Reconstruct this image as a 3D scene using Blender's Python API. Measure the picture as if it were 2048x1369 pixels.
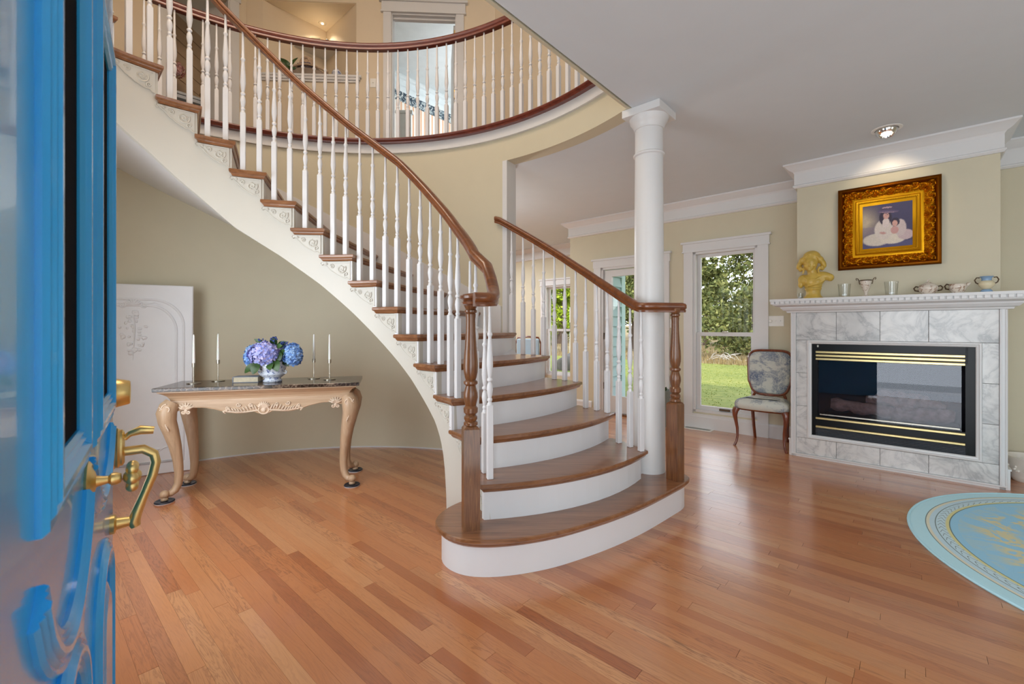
import bpy, math, random
from math import sin, cos, pi, radians, sqrt, atan2, degrees, hypot
from mathutils import Vector, Matrix
random.seed(7)
R = random.Random(11)
SC = bpy.context.scene
COL = SC.collection
for o in list(bpy.data.objects): bpy.data.objects.remove(o)

# ------------------------------------------------------------------ camera, world, lights, exposure
CH = 1.22
cam = bpy.data.objects.new('camera', bpy.data.cameras.new('camera')); COL.objects.link(cam)
cam.location = (0, 0, CH); cam.rotation_euler = (pi/2, 0, 0)
cam.data.sensor_width = 36; cam.data.lens = 890/2048*36; cam.data.shift_y = -29.5/2048
cam.data.clip_start = 0.02; cam.data.clip_end = 500
cam.data.dof.use_dof = True; cam.data.dof.focus_distance = 3.4; cam.data.dof.aperture_fstop = 6.5
SC.camera = cam
SC.view_settings.view_transform = 'Standard'; SC.view_settings.look = 'None'
SC.view_settings.gamma = 1.0; SC.view_settings.use_curve_mapping = False
SC.view_settings.exposure = 0.0
SC.cycles.max_bounces = 10; SC.cycles.diffuse_bounces = 5; SC.cycles.glossy_bounces = 4
SC.cycles.transparent_max_bounces = 16; SC.cycles.transmission_bounces = 6
SC.cycles.use_denoising = True; SC.cycles.sample_clamp_indirect = 6.0
SC.cycles.caustics_reflective = False; SC.cycles.caustics_refractive = False

HA = -radians(41.84); HC, HS = cos(HA), sin(HA)      # house axes: u along the fireplace wall, v into it
def hw(u, v): return (HC*u - HS*v, HS*u + HC*v)
def cc(h):
    h = h.lstrip('#'); r = [int(h[i:i+2], 16)/255 for i in (0, 2, 4)]
    return tuple(x/12.92 if x <= .04045 else ((x+.055)/1.055)**2.4 for x in r) + (1,)

w = bpy.data.worlds.new('sky'); SC.world = w; w.use_nodes = True
nt = w.node_tree; nt.nodes.clear()
wo = nt.nodes.new('ShaderNodeOutputWorld'); bg = nt.nodes.new('ShaderNodeBackground')
tc = nt.nodes.new('ShaderNodeTexCoord'); sp = nt.nodes.new('ShaderNodeSeparateXYZ'); rp = nt.nodes.new('ShaderNodeValToRGB')
nt.links.new(tc.outputs['Generated'], sp.inputs[0]); nt.links.new(sp.outputs[2], rp.inputs[0])
rp.color_ramp.elements[0].position = 0.0; rp.color_ramp.elements[0].color = (.93, .96, 1, 1)
rp.color_ramp.elements[1].position = .9; rp.color_ramp.elements[1].color = (.72, .85, 1, 1)
nt.links.new(rp.outputs[0], bg.inputs[0]); bg.inputs[1].default_value = 2.6
nt.links.new(bg.outputs[0], wo.inputs[0])

def light(name, kind, loc, energy, color=(1, 1, 1), size=1, size_y=None, target=None, **kw):
    d = bpy.data.lights.new(name, kind); d.energy = energy; d.color = color
    if kind == 'AREA':
        d.size = size
        if size_y: d.shape = 'RECTANGLE'; d.size_y = size_y
    elif kind == 'SPOT': d.shadow_soft_size = size; d.spot_size = kw.get('spot', 1.2); d.spot_blend = .6
    elif kind == 'POINT': d.shadow_soft_size = size
    o = bpy.data.objects.new(name, d); COL.objects.link(o); o.location = loc
    if target: o.rotation_euler = (Vector(target)-Vector(loc)).to_track_quat('-Z', 'Y').to_euler()
    return o
sd = bpy.data.lights.new('sun', 'SUN'); sd.energy = 3.0; sd.angle = .01; sd.color = (1, .93, .8)
so = bpy.data.objects.new('sun', sd); COL.objects.link(so)
su, sv = hw(.75, -.65); so.rotation_euler = Vector((-su, -sv, -1.05)).to_track_quat('-Z', 'Y').to_euler()
def portal(name, u0, u1, z0, z1, v, into):
    x, y = hw((u0+u1)/2, v); tx, ty = hw((u0+u1)/2, v+into)
    o = light(name, 'AREA', (x, y, (z0+z1)/2), 1, (1, 1, 1), u1-u0, z1-z0, (tx, ty, (z0+z1)/2)); o.data.cycles.is_portal = True
DOOR_H, WIN_R, OPEN_L, OPEN_U = (-.56, .95, 0, 2.2), (1.25, 3.35, .3, 2.3), (-3.5, -2.1, .4, 2.2), (-3.8, -2.2, 4.0, 5.5)  # left and upper openings are unseen, added to let light in
for n_, h_ in (('entrance_portal', DOOR_H), ('right_window_portal', WIN_R), ('left_opening_portal', OPEN_L), ('upper_opening_portal', OPEN_U)): portal(n_, *h_, -.22, 1)
portal('tall_window_portal', -1.94, -1.32, .23, 2.1, 5.72, -1); portal('garden_door_portal', -3.12, -2.54, .26, 1.93, 5.72, -1)
def daylight_boost(name, h, v, energy, color, tgt):  # area light outside an opening, added to strengthen the daylight
    u0, u1, z0, z1 = h; light(name, 'AREA', hw((u0+u1)/2, v)+((z0+z1)/2,), energy, color, u1-u0, z1-z0, tgt)
daylight_boost('entrance_boost', DOOR_H, -.26, 35, (.81, .92, 1), hw(-.2, 4)+(1.25,))
daylight_boost('right_window_boost', WIN_R, -.26, 35, (.80, .92, 1), hw(1.2, 4)+(1.3,))
daylight_boost('left_opening_boost', OPEN_L, -.26, 36, (.84, .93, 1), hw(-2.9, 3)+(1.1,))
light('foyer_warm_fill', 'AREA', (-1.6, 2.2, 5.9), 70, (1, .80, .62), 1.6, 1.6, (-1.6, 2.3, 0))  # warm overhead fill added above the foyer, no fixture
light('hall_fill', 'POINT', (-.9, 5.5, 1.7), 38, (.92, .97, 1), .15)  # fill hidden behind the curved wall, added to lift the ceiling
light('bedroom_fill', 'POINT', (-.2, 7.4, 4.6), 85, (.9, .95, 1), .3)  # unseen fill beside the doorway, added to brighten the bedroom ceiling
light('closet_fill', 'POINT', (-4.9, 5.9, 5.3), 26, (1, .8, .6), .2)  # unseen fill added to brighten the room past the left doorway
light('niche_lamp', 'SPOT', (-2.57, 6.0, 5.30), 9, (1, .86, .66), .03, target=(-2.57, 6.0, 4.4), spot=1.9)
light('dining_fill', 'AREA', hw(-6.0, 5.0)+(2.7,), 90, (.95, .97, 1), 1.5, 1.5, hw(-6.0, 5.0)+(0,))  # soft unseen fill added over the dining room, no fixture

# ------------------------------------------------------------------ materials
class NG:
    def __init__(s, name):
        s.m = bpy.data.materials.new(name); s.m.use_nodes = True; s.t = s.m.node_tree
        s.b = s.t.nodes['Principled BSDF']
    def n(s, typ, **kw):
        x = s.t.nodes.new('ShaderNode'+typ)
        for k, v in kw.items():
            if k in x.inputs.keys() if isinstance(k, str) else False: pass
            setattr(x, k, v)
        return x
    def l(s, a, b): s.t.links.new(a, b)
    def inp(s, node, i, v):
        if v is None: return
        if hasattr(v, 'links'): s.l(v, node.inputs[i])
        else: node.inputs[i].default_value = v
    def math(s, op, a, b=None, c=None):
        x = s.n('Math', operation=op); s.inp(x, 0, a); s.inp(x, 1, b)
        if c is not None: s.inp(x, 2, c)
        return x.outputs[0]
    def vmath(s, op, a, b=None):
        x = s.n('VectorMath', operation=op); s.inp(x, 0, a); s.inp(x, 1, b)
        return x.outputs['Value'] if op in ('LENGTH', 'DOT_PRODUCT') else x.outputs[0]
    def pos(s): return s.n('NewGeometry').outputs['Position']
    def obj(s): return s.n('TexCoord').outputs['Object']
    def mapping(s, v, scale=(1, 1, 1), rot=(0, 0, 0), loc=(0, 0, 0)):
        x = s.n('Mapping'); s.l(v, x.inputs[0]); x.inputs['Location'].default_value = loc
        x.inputs['Rotation'].default_value = rot; x.inputs['Scale'].default_value = scale
        return x.outputs[0]
    def noise(s, v, scale=5, detail=4, rough=.55, dist=0):
        x = s.n('TexNoise'); s.l(v, x.inputs['Vector']); x.inputs['Scale'].default_value = scale
        x.inputs['Detail'].default_value = detail; x.inputs['Roughness'].default_value = rough
        x.inputs['Distortion'].default_value = dist
        return x.outputs['Fac']
    def voro(s, v, scale=5, feature='F1', rnd=1.0):
        x = s.n('TexVoronoi'); x.feature = feature; s.l(v, x.inputs['Vector']); x.inputs['Scale'].default_value = scale
        return x.outputs['Distance']
    def ramp(s, f, stops, interp='LINEAR'):
        x = s.n('ValToRGB'); s.l(f, x.inputs[0]); cr = x.color_ramp; cr.interpolation = interp
        while len(cr.elements) < len(stops): cr.elements.new(.5)
        for e, (p, c) in zip(cr.elements, stops):
            e.position = p; e.color = cc(c) if isinstance(c, str) else (c if not isinstance(c, (int, float)) else (c, c, c, 1))
        return x.outputs[0]
    def mix(s, f, a, b, mode='MIX'):
        x = s.n('Mix', data_type='RGBA', blend_type=mode); s.inp(x, 0, f)
        for i, v in ((6, a), (7, b)):
            s.inp(x, i, cc(v) if isinstance(v, str) else v)
        return x.outputs[2]
    def bump(s, h, strength=.2, dist=.01):
        x = s.n('Bump'); s.l(h, x.inputs['Height']); x.inputs['Strength'].default_value = strength
        x.inputs['Distance'].default_value = dist; s.l(x.outputs[0], s.b.inputs['Normal'])
    def set(s, color=None, rough=None, metal=None, **kw):
        if color is not None: s.inp(s.b, 'Base Color', cc(color) if isinstance(color, str) else color)
        if rough is not None: s.inp(s.b, 'Roughness', rough)
        if metal is not None: s.inp(s.b, 'Metallic', metal)
        for k, v in kw.items(): s.inp(s.b, k, v)
        return s.m

def paint(name, c, rough=.5, var=.04, bump=.03, scale=6, **kw):
    g = NG(name); p = g.pos(); n = g.noise(p, scale, 3)
    a = cc(c) if isinstance(c, str) else c
    lo = tuple(x*(1-var) for x in a[:3])+(1,); hi = tuple(min(1, x*(1+var)) for x in a[:3])+(1,)
    col = g.ramp(n, [(.3, lo), (.7, hi)])
    g.bump(g.noise(p, 120, 2), bump, .002)
    kw = {k.replace('_', ' '): v for k, v in kw.items()}
    return g.set(col, rough, **kw)
def metal(name, c, rough=.25, bump=0):
    g = NG(name); n = g.noise(g.obj(), 30, 3)
    r = g.math('MULTIPLY_ADD', n, .15, rough-.07)
    if bump: g.bump(n, bump, .003)
    return g.set(c, r, 1.0)
def wood(name, stops, axis='x', rough=.3, coat=.3, gs=1.0, world=False, rndcol=0, swirl=1.2):
    g = NG(name); v = g.pos() if world else g.obj()
    s = {'x': (1.2, 16, 16), 'y': (16, 1.2, 16), 'z': (16, 16, 1.2)}[axis]
    m = g.mapping(v, tuple(q*gs for q in s))
    n1 = g.noise(m, 1.6, 5, .6, swirl); n2 = g.noise(g.mapping(v, tuple(q*gs*4 for q in s)), 2, 3, .6)
    f = g.math('ADD', g.math('MULTIPLY', n1, .75), g.math('MULTIPLY', n2, .25))
    g.bump(n2, .12, .001)
    return g.set(g.ramp(f, stops), rough, **{'Coat Weight': coat, 'Coat Roughness': .12})

M = {}
M['wall'] = paint('cream_wall', '#CFC7AE', .6, .012)
M['ceiling'] = paint('white_ceiling', '#D6DEE4', .7, .01)
M['trim'] = paint('white_trim', '#DCDCDC', .34, .01, .01)
M['stringer'] = paint('stringer_white_toned', '#CBC8BF', .4, .01, .01)  # same stair white toned down, dimmer light put into the colour
M['stairwhite'] = paint('white_stair_paint', '#E2E3E6', .36, .01, .01)
M['peach'] = paint('warm_upstairs_wall', '#E2D2B8', .6, .012)
M['bluewhite'] = paint('bedroom_paint', '#DDE6EA', .6)
def plank_mat():
    g = NG('oak_strip_floor'); p = g.mapping(g.pos(), rot=(0, 0, -HA))
    oi = g.n('ObjectInfo').outputs['Random']; isl = g.n('NewGeometry').outputs['Random Per Island']
    r = g.math('FRACT', g.math('ADD', oi, isl)); r2 = g.math('FRACT', g.math('MULTIPLY', r, 17.3)); r3 = g.math('FRACT', g.math('MULTIPLY', r, 41.7))
    off = g.n('CombineXYZ'); g.l(g.math('MULTIPLY', r, 60), off.inputs[0]); g.l(g.math('MULTIPLY', r2, 37), off.inputs[1])
    q = g.vmath('ADD', p, off.outputs[0])
    m = g.mapping(q, (1.1, 15, 1)); n1 = g.noise(m, 1.5, 4, .6, 1.6)
    wv = g.math('SINE', g.math('MULTIPLY', n1, 46)); wv = g.math('MULTIPLY_ADD', wv, .5, .5)
    n2 = g.noise(g.mapping(q, (3, 90, 1)), 2, 3, .6)
    base = g.ramp(r2, [(0, '#A86239'), (.18, '#C07A4B'), (.4, '#CC8C5B'), (.6, '#BD7646'), (.8, '#D39A6A'), (1, '#B06C42')])
    gr = g.math('MULTIPLY', g.math('POWER', wv, 3), g.math('MULTIPLY_ADD', g.math('POWER', r3, 2), .6, .15))
    c1 = g.mix(gr, base, '#7E482C')
    c2 = g.mix(g.math('MULTIPLY', n2, .35), c1, '#9A5F3E')
    kn = g.ramp(g.noise(g.mapping(q, (2.0, 9, 1)), 1.3, 3, .6, .6), [(.70, 0.0), (.80, .75)])
    c3 = g.mix(kn, c2, '#5C3422')
    g.bump(n2, .06, .001)
    return g.set(c3, .30, **{'Coat Weight': .75, 'Coat Roughness': .16, 'Specular IOR Level': .6})
M['plank'] = plank_mat()
M['subfloor'] = paint('dark_subfloor', '#5A3A24', .8)
M['tread'] = wood('stair_oak', [(.25, '#5E3A22'), (.5, '#875A3A'), (.75, '#9E714E')], 'x', .28, .5, .8, True)
M['rail'] = wood('handrail_oak', [(.25, '#4C230E'), (.5, '#75401D'), (.75, '#8E5429')], 'x', .28, .5, .8, True)
M['railred'] = wood('red_handrail_oak', [(.25, '#481710'), (.5, '#6C2E20'), (.75, '#85422E')], 'x', .28, .5, .8, True)
M['newel'] = wood('newel_oak', [(.25, '#4A2813'), (.5, '#734728'), (.75, '#8E6138')], 'z', .3, .4, 1.5, True, swirl=2.2)
M['bluedoor'] = paint('azure_door_paint', (.035, .44, 1.0, 1), .22, .05, .05, 4, Coat_Weight=.4)
M['brass'] = metal('polished_brass', '#E6C987', .36)
M['doorglass'] = paint('dark_leaded_glass', '#08060E', .85, Specular_IOR_Level=.05)
def marble(name, base, vein, scale=3.0, soft=.09, rough=.18):
    g = NG(name); r = g.n('ObjectInfo').outputs['Random']
    off = g.n('CombineXYZ'); g.l(g.math('MULTIPLY', r, 30), off.inputs[0]); g.l(g.math('MULTIPLY', r, 50), off.inputs[2])
    p = g.vmath('ADD', g.mapping(g.pos(), (1, 1, 1), (.3, .2, .9)), off.outputs[0])
    n = g.noise(p, scale, 6, .62, 1.0); v = g.math('ABSOLUTE', g.math('SUBTRACT', n, .5))
    n2 = g.noise(p, scale*.9, 3, .5)
    f = g.ramp(v, [(0, .75), (soft*.35, .3), (soft, 0.0)])
    c = g.mix(g.math('MULTIPLY', f, n2), base, vein)
    c = g.mix(g.math('MULTIPLY', g.ramp(n2, [(.4, 0.0), (.75, 1.0)]), .28), c, vein)
    return g.set(c, rough)
M['marble'] = marble('white_veined_marble', '#E2E2E0', '#6E747C', 4.5, .10)
def dark_marble():
    g = NG('brown_emperador_marble'); p = g.pos(); n = g.noise(p, 14, 4, .6)
    q = g.vmath('ADD', p, g.vmath('SCALE', g.n('TexNoise').outputs['Color'])) if False else p
    w_ = g.n('TexNoise'); g.l(p, w_.inputs['Vector']); w_.inputs['Scale'].default_value = 9
    sc = g.n('VectorMath', operation='SCALE'); g.l(w_.outputs['Color'], sc.inputs[0]); sc.inputs['Scale'].default_value = .09
    q = g.vmath('ADD', p, sc.outputs[0])
    d = g.voro(q, 26, 'DISTANCE_TO_EDGE'); f = g.ramp(d, [(0, 1.0), (.05, .5), (.13, 0.0)])
    f = g.math('MULTIPLY', f, g.ramp(n, [(.35, .15), (.65, 1.0)]))
    return g.set(g.mix(f, g.ramp(n, [(.35, '#1C1310'), (.7, '#4C382E')]), '#8A7868'), .16, **{'Specular IOR Level': .5})
M['darkmarble'] = dark_marble()
M['pickled'] = wood('pickled_oak', [(.25, '#A08468'), (.5, '#BA9C7E'), (.8, '#CDB296')], 'x', .45, .1, .8)
M['pickledz'] = wood('pickled_leg_oak', [(.25, '#A08468'), (.5, '#BA9C7E'), (.8, '#C8AE94')], 'z', .45, .1, .8)
M['carve'] = paint('limed_carving', '#D9C4AE', .55, .1)
M['coaster'] = paint('navy_plastic', '#141E2E', .35)
M['felt'] = paint('white_felt', '#D8D8DC', .9)
M['silver'] = metal('brushed_nickel', '#B9B2A4', .28)
M['candle'] = paint('white_wax', '#F2F0EA', .4, .02, Subsurface_Weight=.2)
M['bookcover'] = paint('grey_cloth_cover', '#888E98', .7, .1)
M['paper'] = paint('page_edges', '#C9BCA2', .8, .08, scale=60)
M['panelwhite'] = paint('panel_white', '#E9E9EC', .5, .02)
M['black'] = paint('black_enamel', '#030406', .3, .1, Specular_IOR_Level=.25)
M['louver'] = paint('black_louver', '#50545A', .35, .1)
M['bar'] = metal('satin_brass', '#D9C48C', .3)
M['firebox'] = paint('sooty_firebox', '#1A181E', .8, .3)
M['log'] = paint('ceramic_log', '#7C6054', .9, .4, .6, 22)
M['cherry'] = wood('cherry_chair_frame', [(.25, '#3E1A0E'), (.5, '#6E3218'), (.75, '#8A4826')], 'z', .28, .5, 1.2)
def toile():
    g = NG('blue_toile_fabric'); p = g.mapping(g.obj(), (1, 1, 1.2))
    a = g.noise(p, 6.5, 8, .72, .6); m_ = g.noise(p, 2.6, 3, .5); d = g.noise(p, 70, 3, .7)
    f = g.math('ADD', g.math('MULTIPLY', a, .62), g.math('MULTIPLY', m_, .38))
    f = g.ramp(f, [(.45, 0.0), (.485, .6), (.57, 1.0)])
    f = g.math('MULTIPLY', f, g.ramp(d, [(.35, .35), (.6, 1.0)]))
    g.bump(d, .1, .001)
    return g.set(g.mix(f, g.mix(m_, '#CFCDBF', '#B9C0BE'), '#46597C'), .75)
M['toile'] = toile()
M['bust'] = paint('ochre_glazed_bust', '#C9A94E', .35, .12, .05, 20)
M['gold'] = metal('antique_gold', '#B97A12', .38, .3)
M['goldlight'] = metal('bright_gold', '#C98F18', .4)
M['golddark'] = metal('dark_gold', '#6E3C0A', .42, .3)
M['porcelain'] = paint('white_porcelain', '#E6E0D6', .2, .05)
def floral(name, base, spot, scale=40):
    g = NG(name); p = g.obj(); n = g.noise(p, scale, 4, .7, 1.0)
    f = g.ramp(n, [(.54, 0.0), (.60, .9)]); return g.set(g.mix(f, base, spot), .22)
M['chinoise'] = floral('blue_white_porcelain', '#D7DCE6', '#1E3C84', 34)
M['floralware'] = floral('floral_porcelain', '#DCD2C4', '#9A7A62', 45)
M['bluepot'] = paint('pale_blue_glaze', '#86A6C6', .25)
M['bronze'] = metal('dark_bronze', '#6A5A4A', .4)
M['creamglaze'] = paint('cream_glaze', '#DED3B2', .25, .08)
def glass(name, tint=(1, 1, 1, 1), refl=1.0, rough=.0, ior=1.45):
    m = bpy.data.materials.new(name); m.use_nodes = True; t = m.node_tree; t.nodes.clear()
    o = t.nodes.new('ShaderNodeOutputMaterial'); mx = t.nodes.new('ShaderNodeMixShader')
    tr = t.nodes.new('ShaderNodeBsdfTransparent'); gl = t.nodes.new('ShaderNodeBsdfGlossy'); fr = t.nodes.new('ShaderNodeLayerWeight'); fr.inputs[0].default_value = .5
    pw = t.nodes.new('ShaderNodeMath'); pw.operation = 'POWER'; pw.inputs[1].default_value = 4.0; ad = t.nodes.new('ShaderNodeMath'); ad.operation = 'MULTIPLY_ADD'; ad.inputs[1].default_value = .9; ad.inputs[2].default_value = .045
    tr.inputs[0].default_value = tint; gl.inputs['Roughness'].default_value = rough
    ml = t.nodes.new('ShaderNodeMath'); ml.operation = 'MULTIPLY'; ml.inputs[1].default_value = refl; ml.use_clamp = True
    t.links.new(fr.outputs['Facing'], pw.inputs[0]); t.links.new(pw.outputs[0], ad.inputs[0]); t.links.new(ad.outputs[0], ml.inputs[0]); t.links.new(ml.outputs[0], mx.inputs[0]); t.links.new(tr.outputs[0], mx.inputs[1])
    t.links.new(gl.outputs[0], mx.inputs[2]); t.links.new(mx.outputs[0], o.inputs[0]); return m
M['glass'] = glass('window_glass', (.98, .99, .99, 1), .12)
M['fireglass'] = glass('smoked_fire_glass', (.84, .86, .93, 1), .85, .01)
M['tumbler'] = glass('clear_tumbler', (.965, .975, .975, 1), 1.3, .02)
M['leaf'] = paint('dark_green_leaf', '#2E4A1C', .4, .5, .1, 14)
M['bluepetal'] = None
def petal(name, a, b, c):
    g = NG(name); r = g.n('NewGeometry').outputs['Random Per Island']
    return g.set(g.ramp(r, [(0, a), (.5, b), (1, c)]), .6)
M['bluepetal'] = petal('blue_petal', '#4C78C8', '#7FA8DC', '#A8C6EA')
M['lilacpetal'] = petal('lilac_petal', '#7C8CD8', '#A8AEE6', '#C9BDE8')
M['pinkpetal'] = petal('pink_petal', '#C87A72', '#D99A90', '#E6B8AC')
M['berry'] = paint('navy_berry', '#24408E', .3)
M['teal'] = paint('pale_teal_siding', '#A9C7CC', .6, .03)
M['tealtrim'] = paint('teal_corner_board', '#BFE0E4', .6, .03)
M['switch'] = paint('white_switch_plastic', '#ECEBE6', .3)
M['stone'] = paint('carved_stone', '#B39A82', .8, .2, .4, 20)
M['planter'] = paint('grey_green_ceramic', '#7A8078', .5, .15)
M['greyslot'] = paint('dark_slot', '#1C1A18', .6)
M['bark'] = paint('pine_bark', '#6B5B50', .9, .3, .6, 9)
M['boulder'] = paint('grey_boulder', '#6E6660', .9, .3, .5, 5)
def foliage(name, a, b, c):
    g = NG(name); r = g.n('NewGeometry').outputs['Random Per Island']; n = g.noise(g.pos(), .5, 2)
    f = g.math('ADD', g.math('MULTIPLY', r, .6), g.math('MULTIPLY', n, .4))
    return g.set(g.ramp(f, [(.1, a), (.5, b), (.9, c)]), .8, **{'Specular IOR Level': .2})
M['pine'] = foliage('pine_needles', '#3E4A28', '#6E7442', '#A09E62')
M['aspen'] = foliage('yellow_green_leaves', '#6A8422', '#98AC2A', '#BEC648')
def grass(name, a, b, c, sc):
    g = NG(name); p = g.pos(); n = g.noise(p, sc, 6, .7); n2 = g.noise(p, .25, 3)
    f = g.math('ADD', g.math('MULTIPLY', n, .6), g.math('MULTIPLY', n2, .4)); g.bump(n, .6, .03)
    return g.set(g.ramp(f, [(.35, a), (.5, b), (.65, c)]), .9)
M['lawn'] = grass('mown_lawn', '#5A6424', '#7A8030', '#98944A', 6)
M['dry'] = grass('dry_meadow', '#6E5E3E', '#8E7852', '#A8946C', 1.6)
M['straw'] = foliage('dry_grass_blades', '#6C5A38', '#98825A', '#B8A47A')
M['bluechair'] = paint('pale_blue_linen', '#9FB4C2', .8)
M['striped'] = None
g = NG('striped_wallpaper'); sx = g.n('SeparateXYZ'); g.l(g.obj(), sx.inputs[0])
st = g.math('GREATER_THAN', g.math('SINE', g.math('MULTIPLY', sx.outputs[1], 75)), .35)
M['striped'] = g.set(g.mix(st, '#E9E4DC', '#DDAE8C'), .7)
g = NG('floral_border'); n = g.noise(g.obj(), 28, 3, .7, .8)
M['border'] = g.set(g.ramp(n, [(.42, '#2C3A48'), (.5, '#7E94A0'), (.56, '#DADCD8')], 'CONSTANT'), .7)
M['plankceil'] = paint('beige_plank', '#C9A883', .6)

# ------------------------------------------------------------------ mesh helpers
class MB:
    def __init__(s): s.v = []; s.f = []
    def add(s, vs, fs):
        b = len(s.v); s.v += [tuple(p) for p in vs]; s.f += [tuple(i+b for i in f) for f in fs]; return s
    def box(s, x0, x1, y0, y1, z0, z1):
        vs = [(x, y, z) for z in (z0, z1) for x, y in ((x0, y0), (x1, y0), (x1, y1), (x0, y1))]
        return s.add(vs, [(3, 2, 1, 0), (4, 5, 6, 7), (0, 1, 5, 4), (1, 2, 6, 5), (2, 3, 7, 6), (3, 0, 4, 7)])
    def bbox(s, x0, x1, y0, y1, z0, z1, b=.004):      # box with chamfered edges along z and top/bottom
        pts = [(x0+b, y0), (x1-b, y0), (x1, y0+b), (x1, y1-b), (x1-b, y1), (x0+b, y1), (x0, y1-b), (x0, y0+b)]
        return s.stack(pts, [(z0, b), (z0+b, 0), (z1-b, 0), (z1, b)])
    def prism(s, pts, z0, z1):
        n = len(pts); vs = [(x, y, z0) for x, y in pts]+[(x, y, z1) for x, y in pts]
        fs = [tuple(range(n-1, -1, -1)), tuple(range(n, 2*n))]+[(i, (i+1) % n, n+(i+1) % n, n+i) for i in range(n)]
        return s.add(vs, fs)
    def stack(s, pts, levels):                          # polygon (CCW) swept through levels (z, inset)
        n = len(pts); nor = []
        for i in range(n):
            a, b, c = Vector(pts[i-1]), Vector(pts[i]), Vector(pts[(i+1) % n])
            e1 = (b-a); e2 = (c-b)
            if e1.length < 1e-9: e1 = e2
            if e2.length < 1e-9: e2 = e1
            n1 = Vector((-e1.y, e1.x)).normalized(); n2 = Vector((-e2.y, e2.x)).normalized()
            m = (n1+n2); m = m.normalized() if m.length > 1e-6 else n1
            nor.append(m/max(.35, m.dot(n1)))
        vs = []
        for z, d in levels: vs += [(p[0]+q.x*d, p[1]+q.y*d, z) for p, q in zip(pts, nor)]
        fs = []
        for k in range(len(levels)-1):
            for i in range(n): fs.append((k*n+i, k*n+(i+1) % n, (k+1)*n+(i+1) % n, (k+1)*n+i))
        up = levels[-1][0] > levels[0][0]
        if not up: fs = [f[::-1] for f in fs]
        a, b = tuple(range(n)), tuple(range((len(levels)-1)*n, len(levels)*n))
        fs += [a[::-1], b] if up else [a, b[::-1]]
        return s.add(vs, fs)
    def lathe(s, prof, cx=0, cy=0, seg=16, z=0, a0=0, sq=None):
        vs = []; n = len(prof)
        for r, h in prof:
            for i in range(seg):
                a = a0+2*pi*i/seg; vs.append((cx+r*cos(a), cy+r*sin(a), z+h))
        fs = [(k*seg+i, k*seg+(i+1) % seg, (k+1)*seg+(i+1) % seg, (k+1)*seg+i) for k in range(n-1) for i in range(seg)]
        fs += [tuple(range(seg-1, -1, -1)), tuple(range((n-1)*seg, n*seg))]
        return s.add(vs, fs)
    def tube(s, path, r, seg=8, up=None, caps=True, sx=1.0):
        P = [Vector(p) for p in path]; n = len(P); rr = r if hasattr(r, '__len__') else [r]*n
        T = [(P[min(i+1, n-1)]-P[max(i-1, 0)]).normalized() for i in range(n)]
        S = Vector(up) if up else (Vector((0, 0, 1)) if abs(T[0].z) < .9 else Vector((1, 0, 0)))
        vs = []
        for i in range(n):
            A = T[i].cross(S); A = A.normalized() if A.length > 1e-6 else Vector((1, 0, 0)); B = A.cross(T[i]).normalized(); S = B if not up else S
            for k in range(seg):
                a = 2*pi*k/seg; q = P[i]+A*(rr[i]*sx*cos(a))+B*(rr[i]*sin(a)); vs.append(q)
        fs = [(i*seg+k, i*seg+(k+1) % seg, (i+1)*seg+(k+1) % seg, (i+1)*seg+k) for i in range(n-1) for k in range(seg)]
        fs = [f[::-1] for f in fs]
        if caps: fs += [tuple(range(seg)), tuple(range(n*seg-1, (n-1)*seg-1, -1))]
        return s.add(vs, fs)
    def sweep(s, path, prof, closed=False, up=(0, 0, 1), caps=True):   # prof = closed list of (side, up); mitred
        P = [Vector(p) for p in path]; U = Vector(up); n = len(P); m = len(prof); vs = []
        for i in range(n):
            if closed: a, b = P[i]-P[i-1], P[(i+1) % n]-P[i]
            else:
                a = P[i]-P[i-1] if i else P[1]-P[0]; b = P[i+1]-P[i] if i < n-1 else a
            s1 = a.cross(U).normalized(); s2 = b.cross(U).normalized(); q = (s1+s2).normalized(); q = q/max(.3, q.dot(s1))
            vs += [P[i]+q*c+U*d for c, d in prof]
        k = n if closed else n-1
        fs = [(i*m+j, ((i+1) % n)*m+j, ((i+1) % n)*m+(j+1) % m, i*m+(j+1) % m) for i in range(k) for j in range(m)]
        if caps and not closed: fs += [tuple(range(m)), tuple(range(n*m-1, (n-1)*m-1, -1))]
        return s.add(vs, fs)
    def arc(s, r0, r1, a0, a1, z0, z1, n=None):         # solid ring sector, angles in degrees, about the origin
        n = n or max(2, int(abs(a1-a0)/2.5)); vs = []
        zz0 = z0 if callable(z0) else (lambda a: z0); zz1 = z1 if callable(z1) else (lambda a: z1)
        for i in range(n+1):
            a = a0+(a1-a0)*i/n; c, d = cos(radians(a)), sin(radians(a))
            vs += [(r0*c, r0*d, zz0(a)), (r1*c, r1*d, zz0(a)), (r1*c, r1*d, zz1(a)), (r0*c, r0*d, zz1(a))]
        fs = [(4*i+j, 4*i+(j+1) % 4, 4*i+4+(j+1) % 4, 4*i+4+j) for i in range(n) for j in range(4)]
        fs = [f[::-1] for f in fs]; fs += [(0, 1, 2, 3), (4*n+3, 4*n+2, 4*n+1, 4*n)]
        return s.add(vs, fs)
    def blob(s, c, r, seg=12, rings=8, rot=None):
        c = Vector(c); r = r if hasattr(r, '__len__') else (r, r, r); m = rot or Matrix.Identity(3)
        vs = []
        for i in range(rings+1):
            t = pi*i/rings
            for k in range(seg):
                a = 2*pi*k/seg; vs.append(c+m@Vector((r[0]*sin(t)*cos(a), r[1]*sin(t)*sin(a), r[2]*cos(t))))
        fs = [(i*seg+k, (i+1)*seg+k, (i+1)*seg+(k+1) % seg, i*seg+(k+1) % seg) for i in range(rings) for k in range(seg)]
        return s.add(vs, fs)
    def tf(s, m, start=0): s.v[start:] = [tuple(m@Vector(p)) for p in s.v[start:]]; return s
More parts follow.
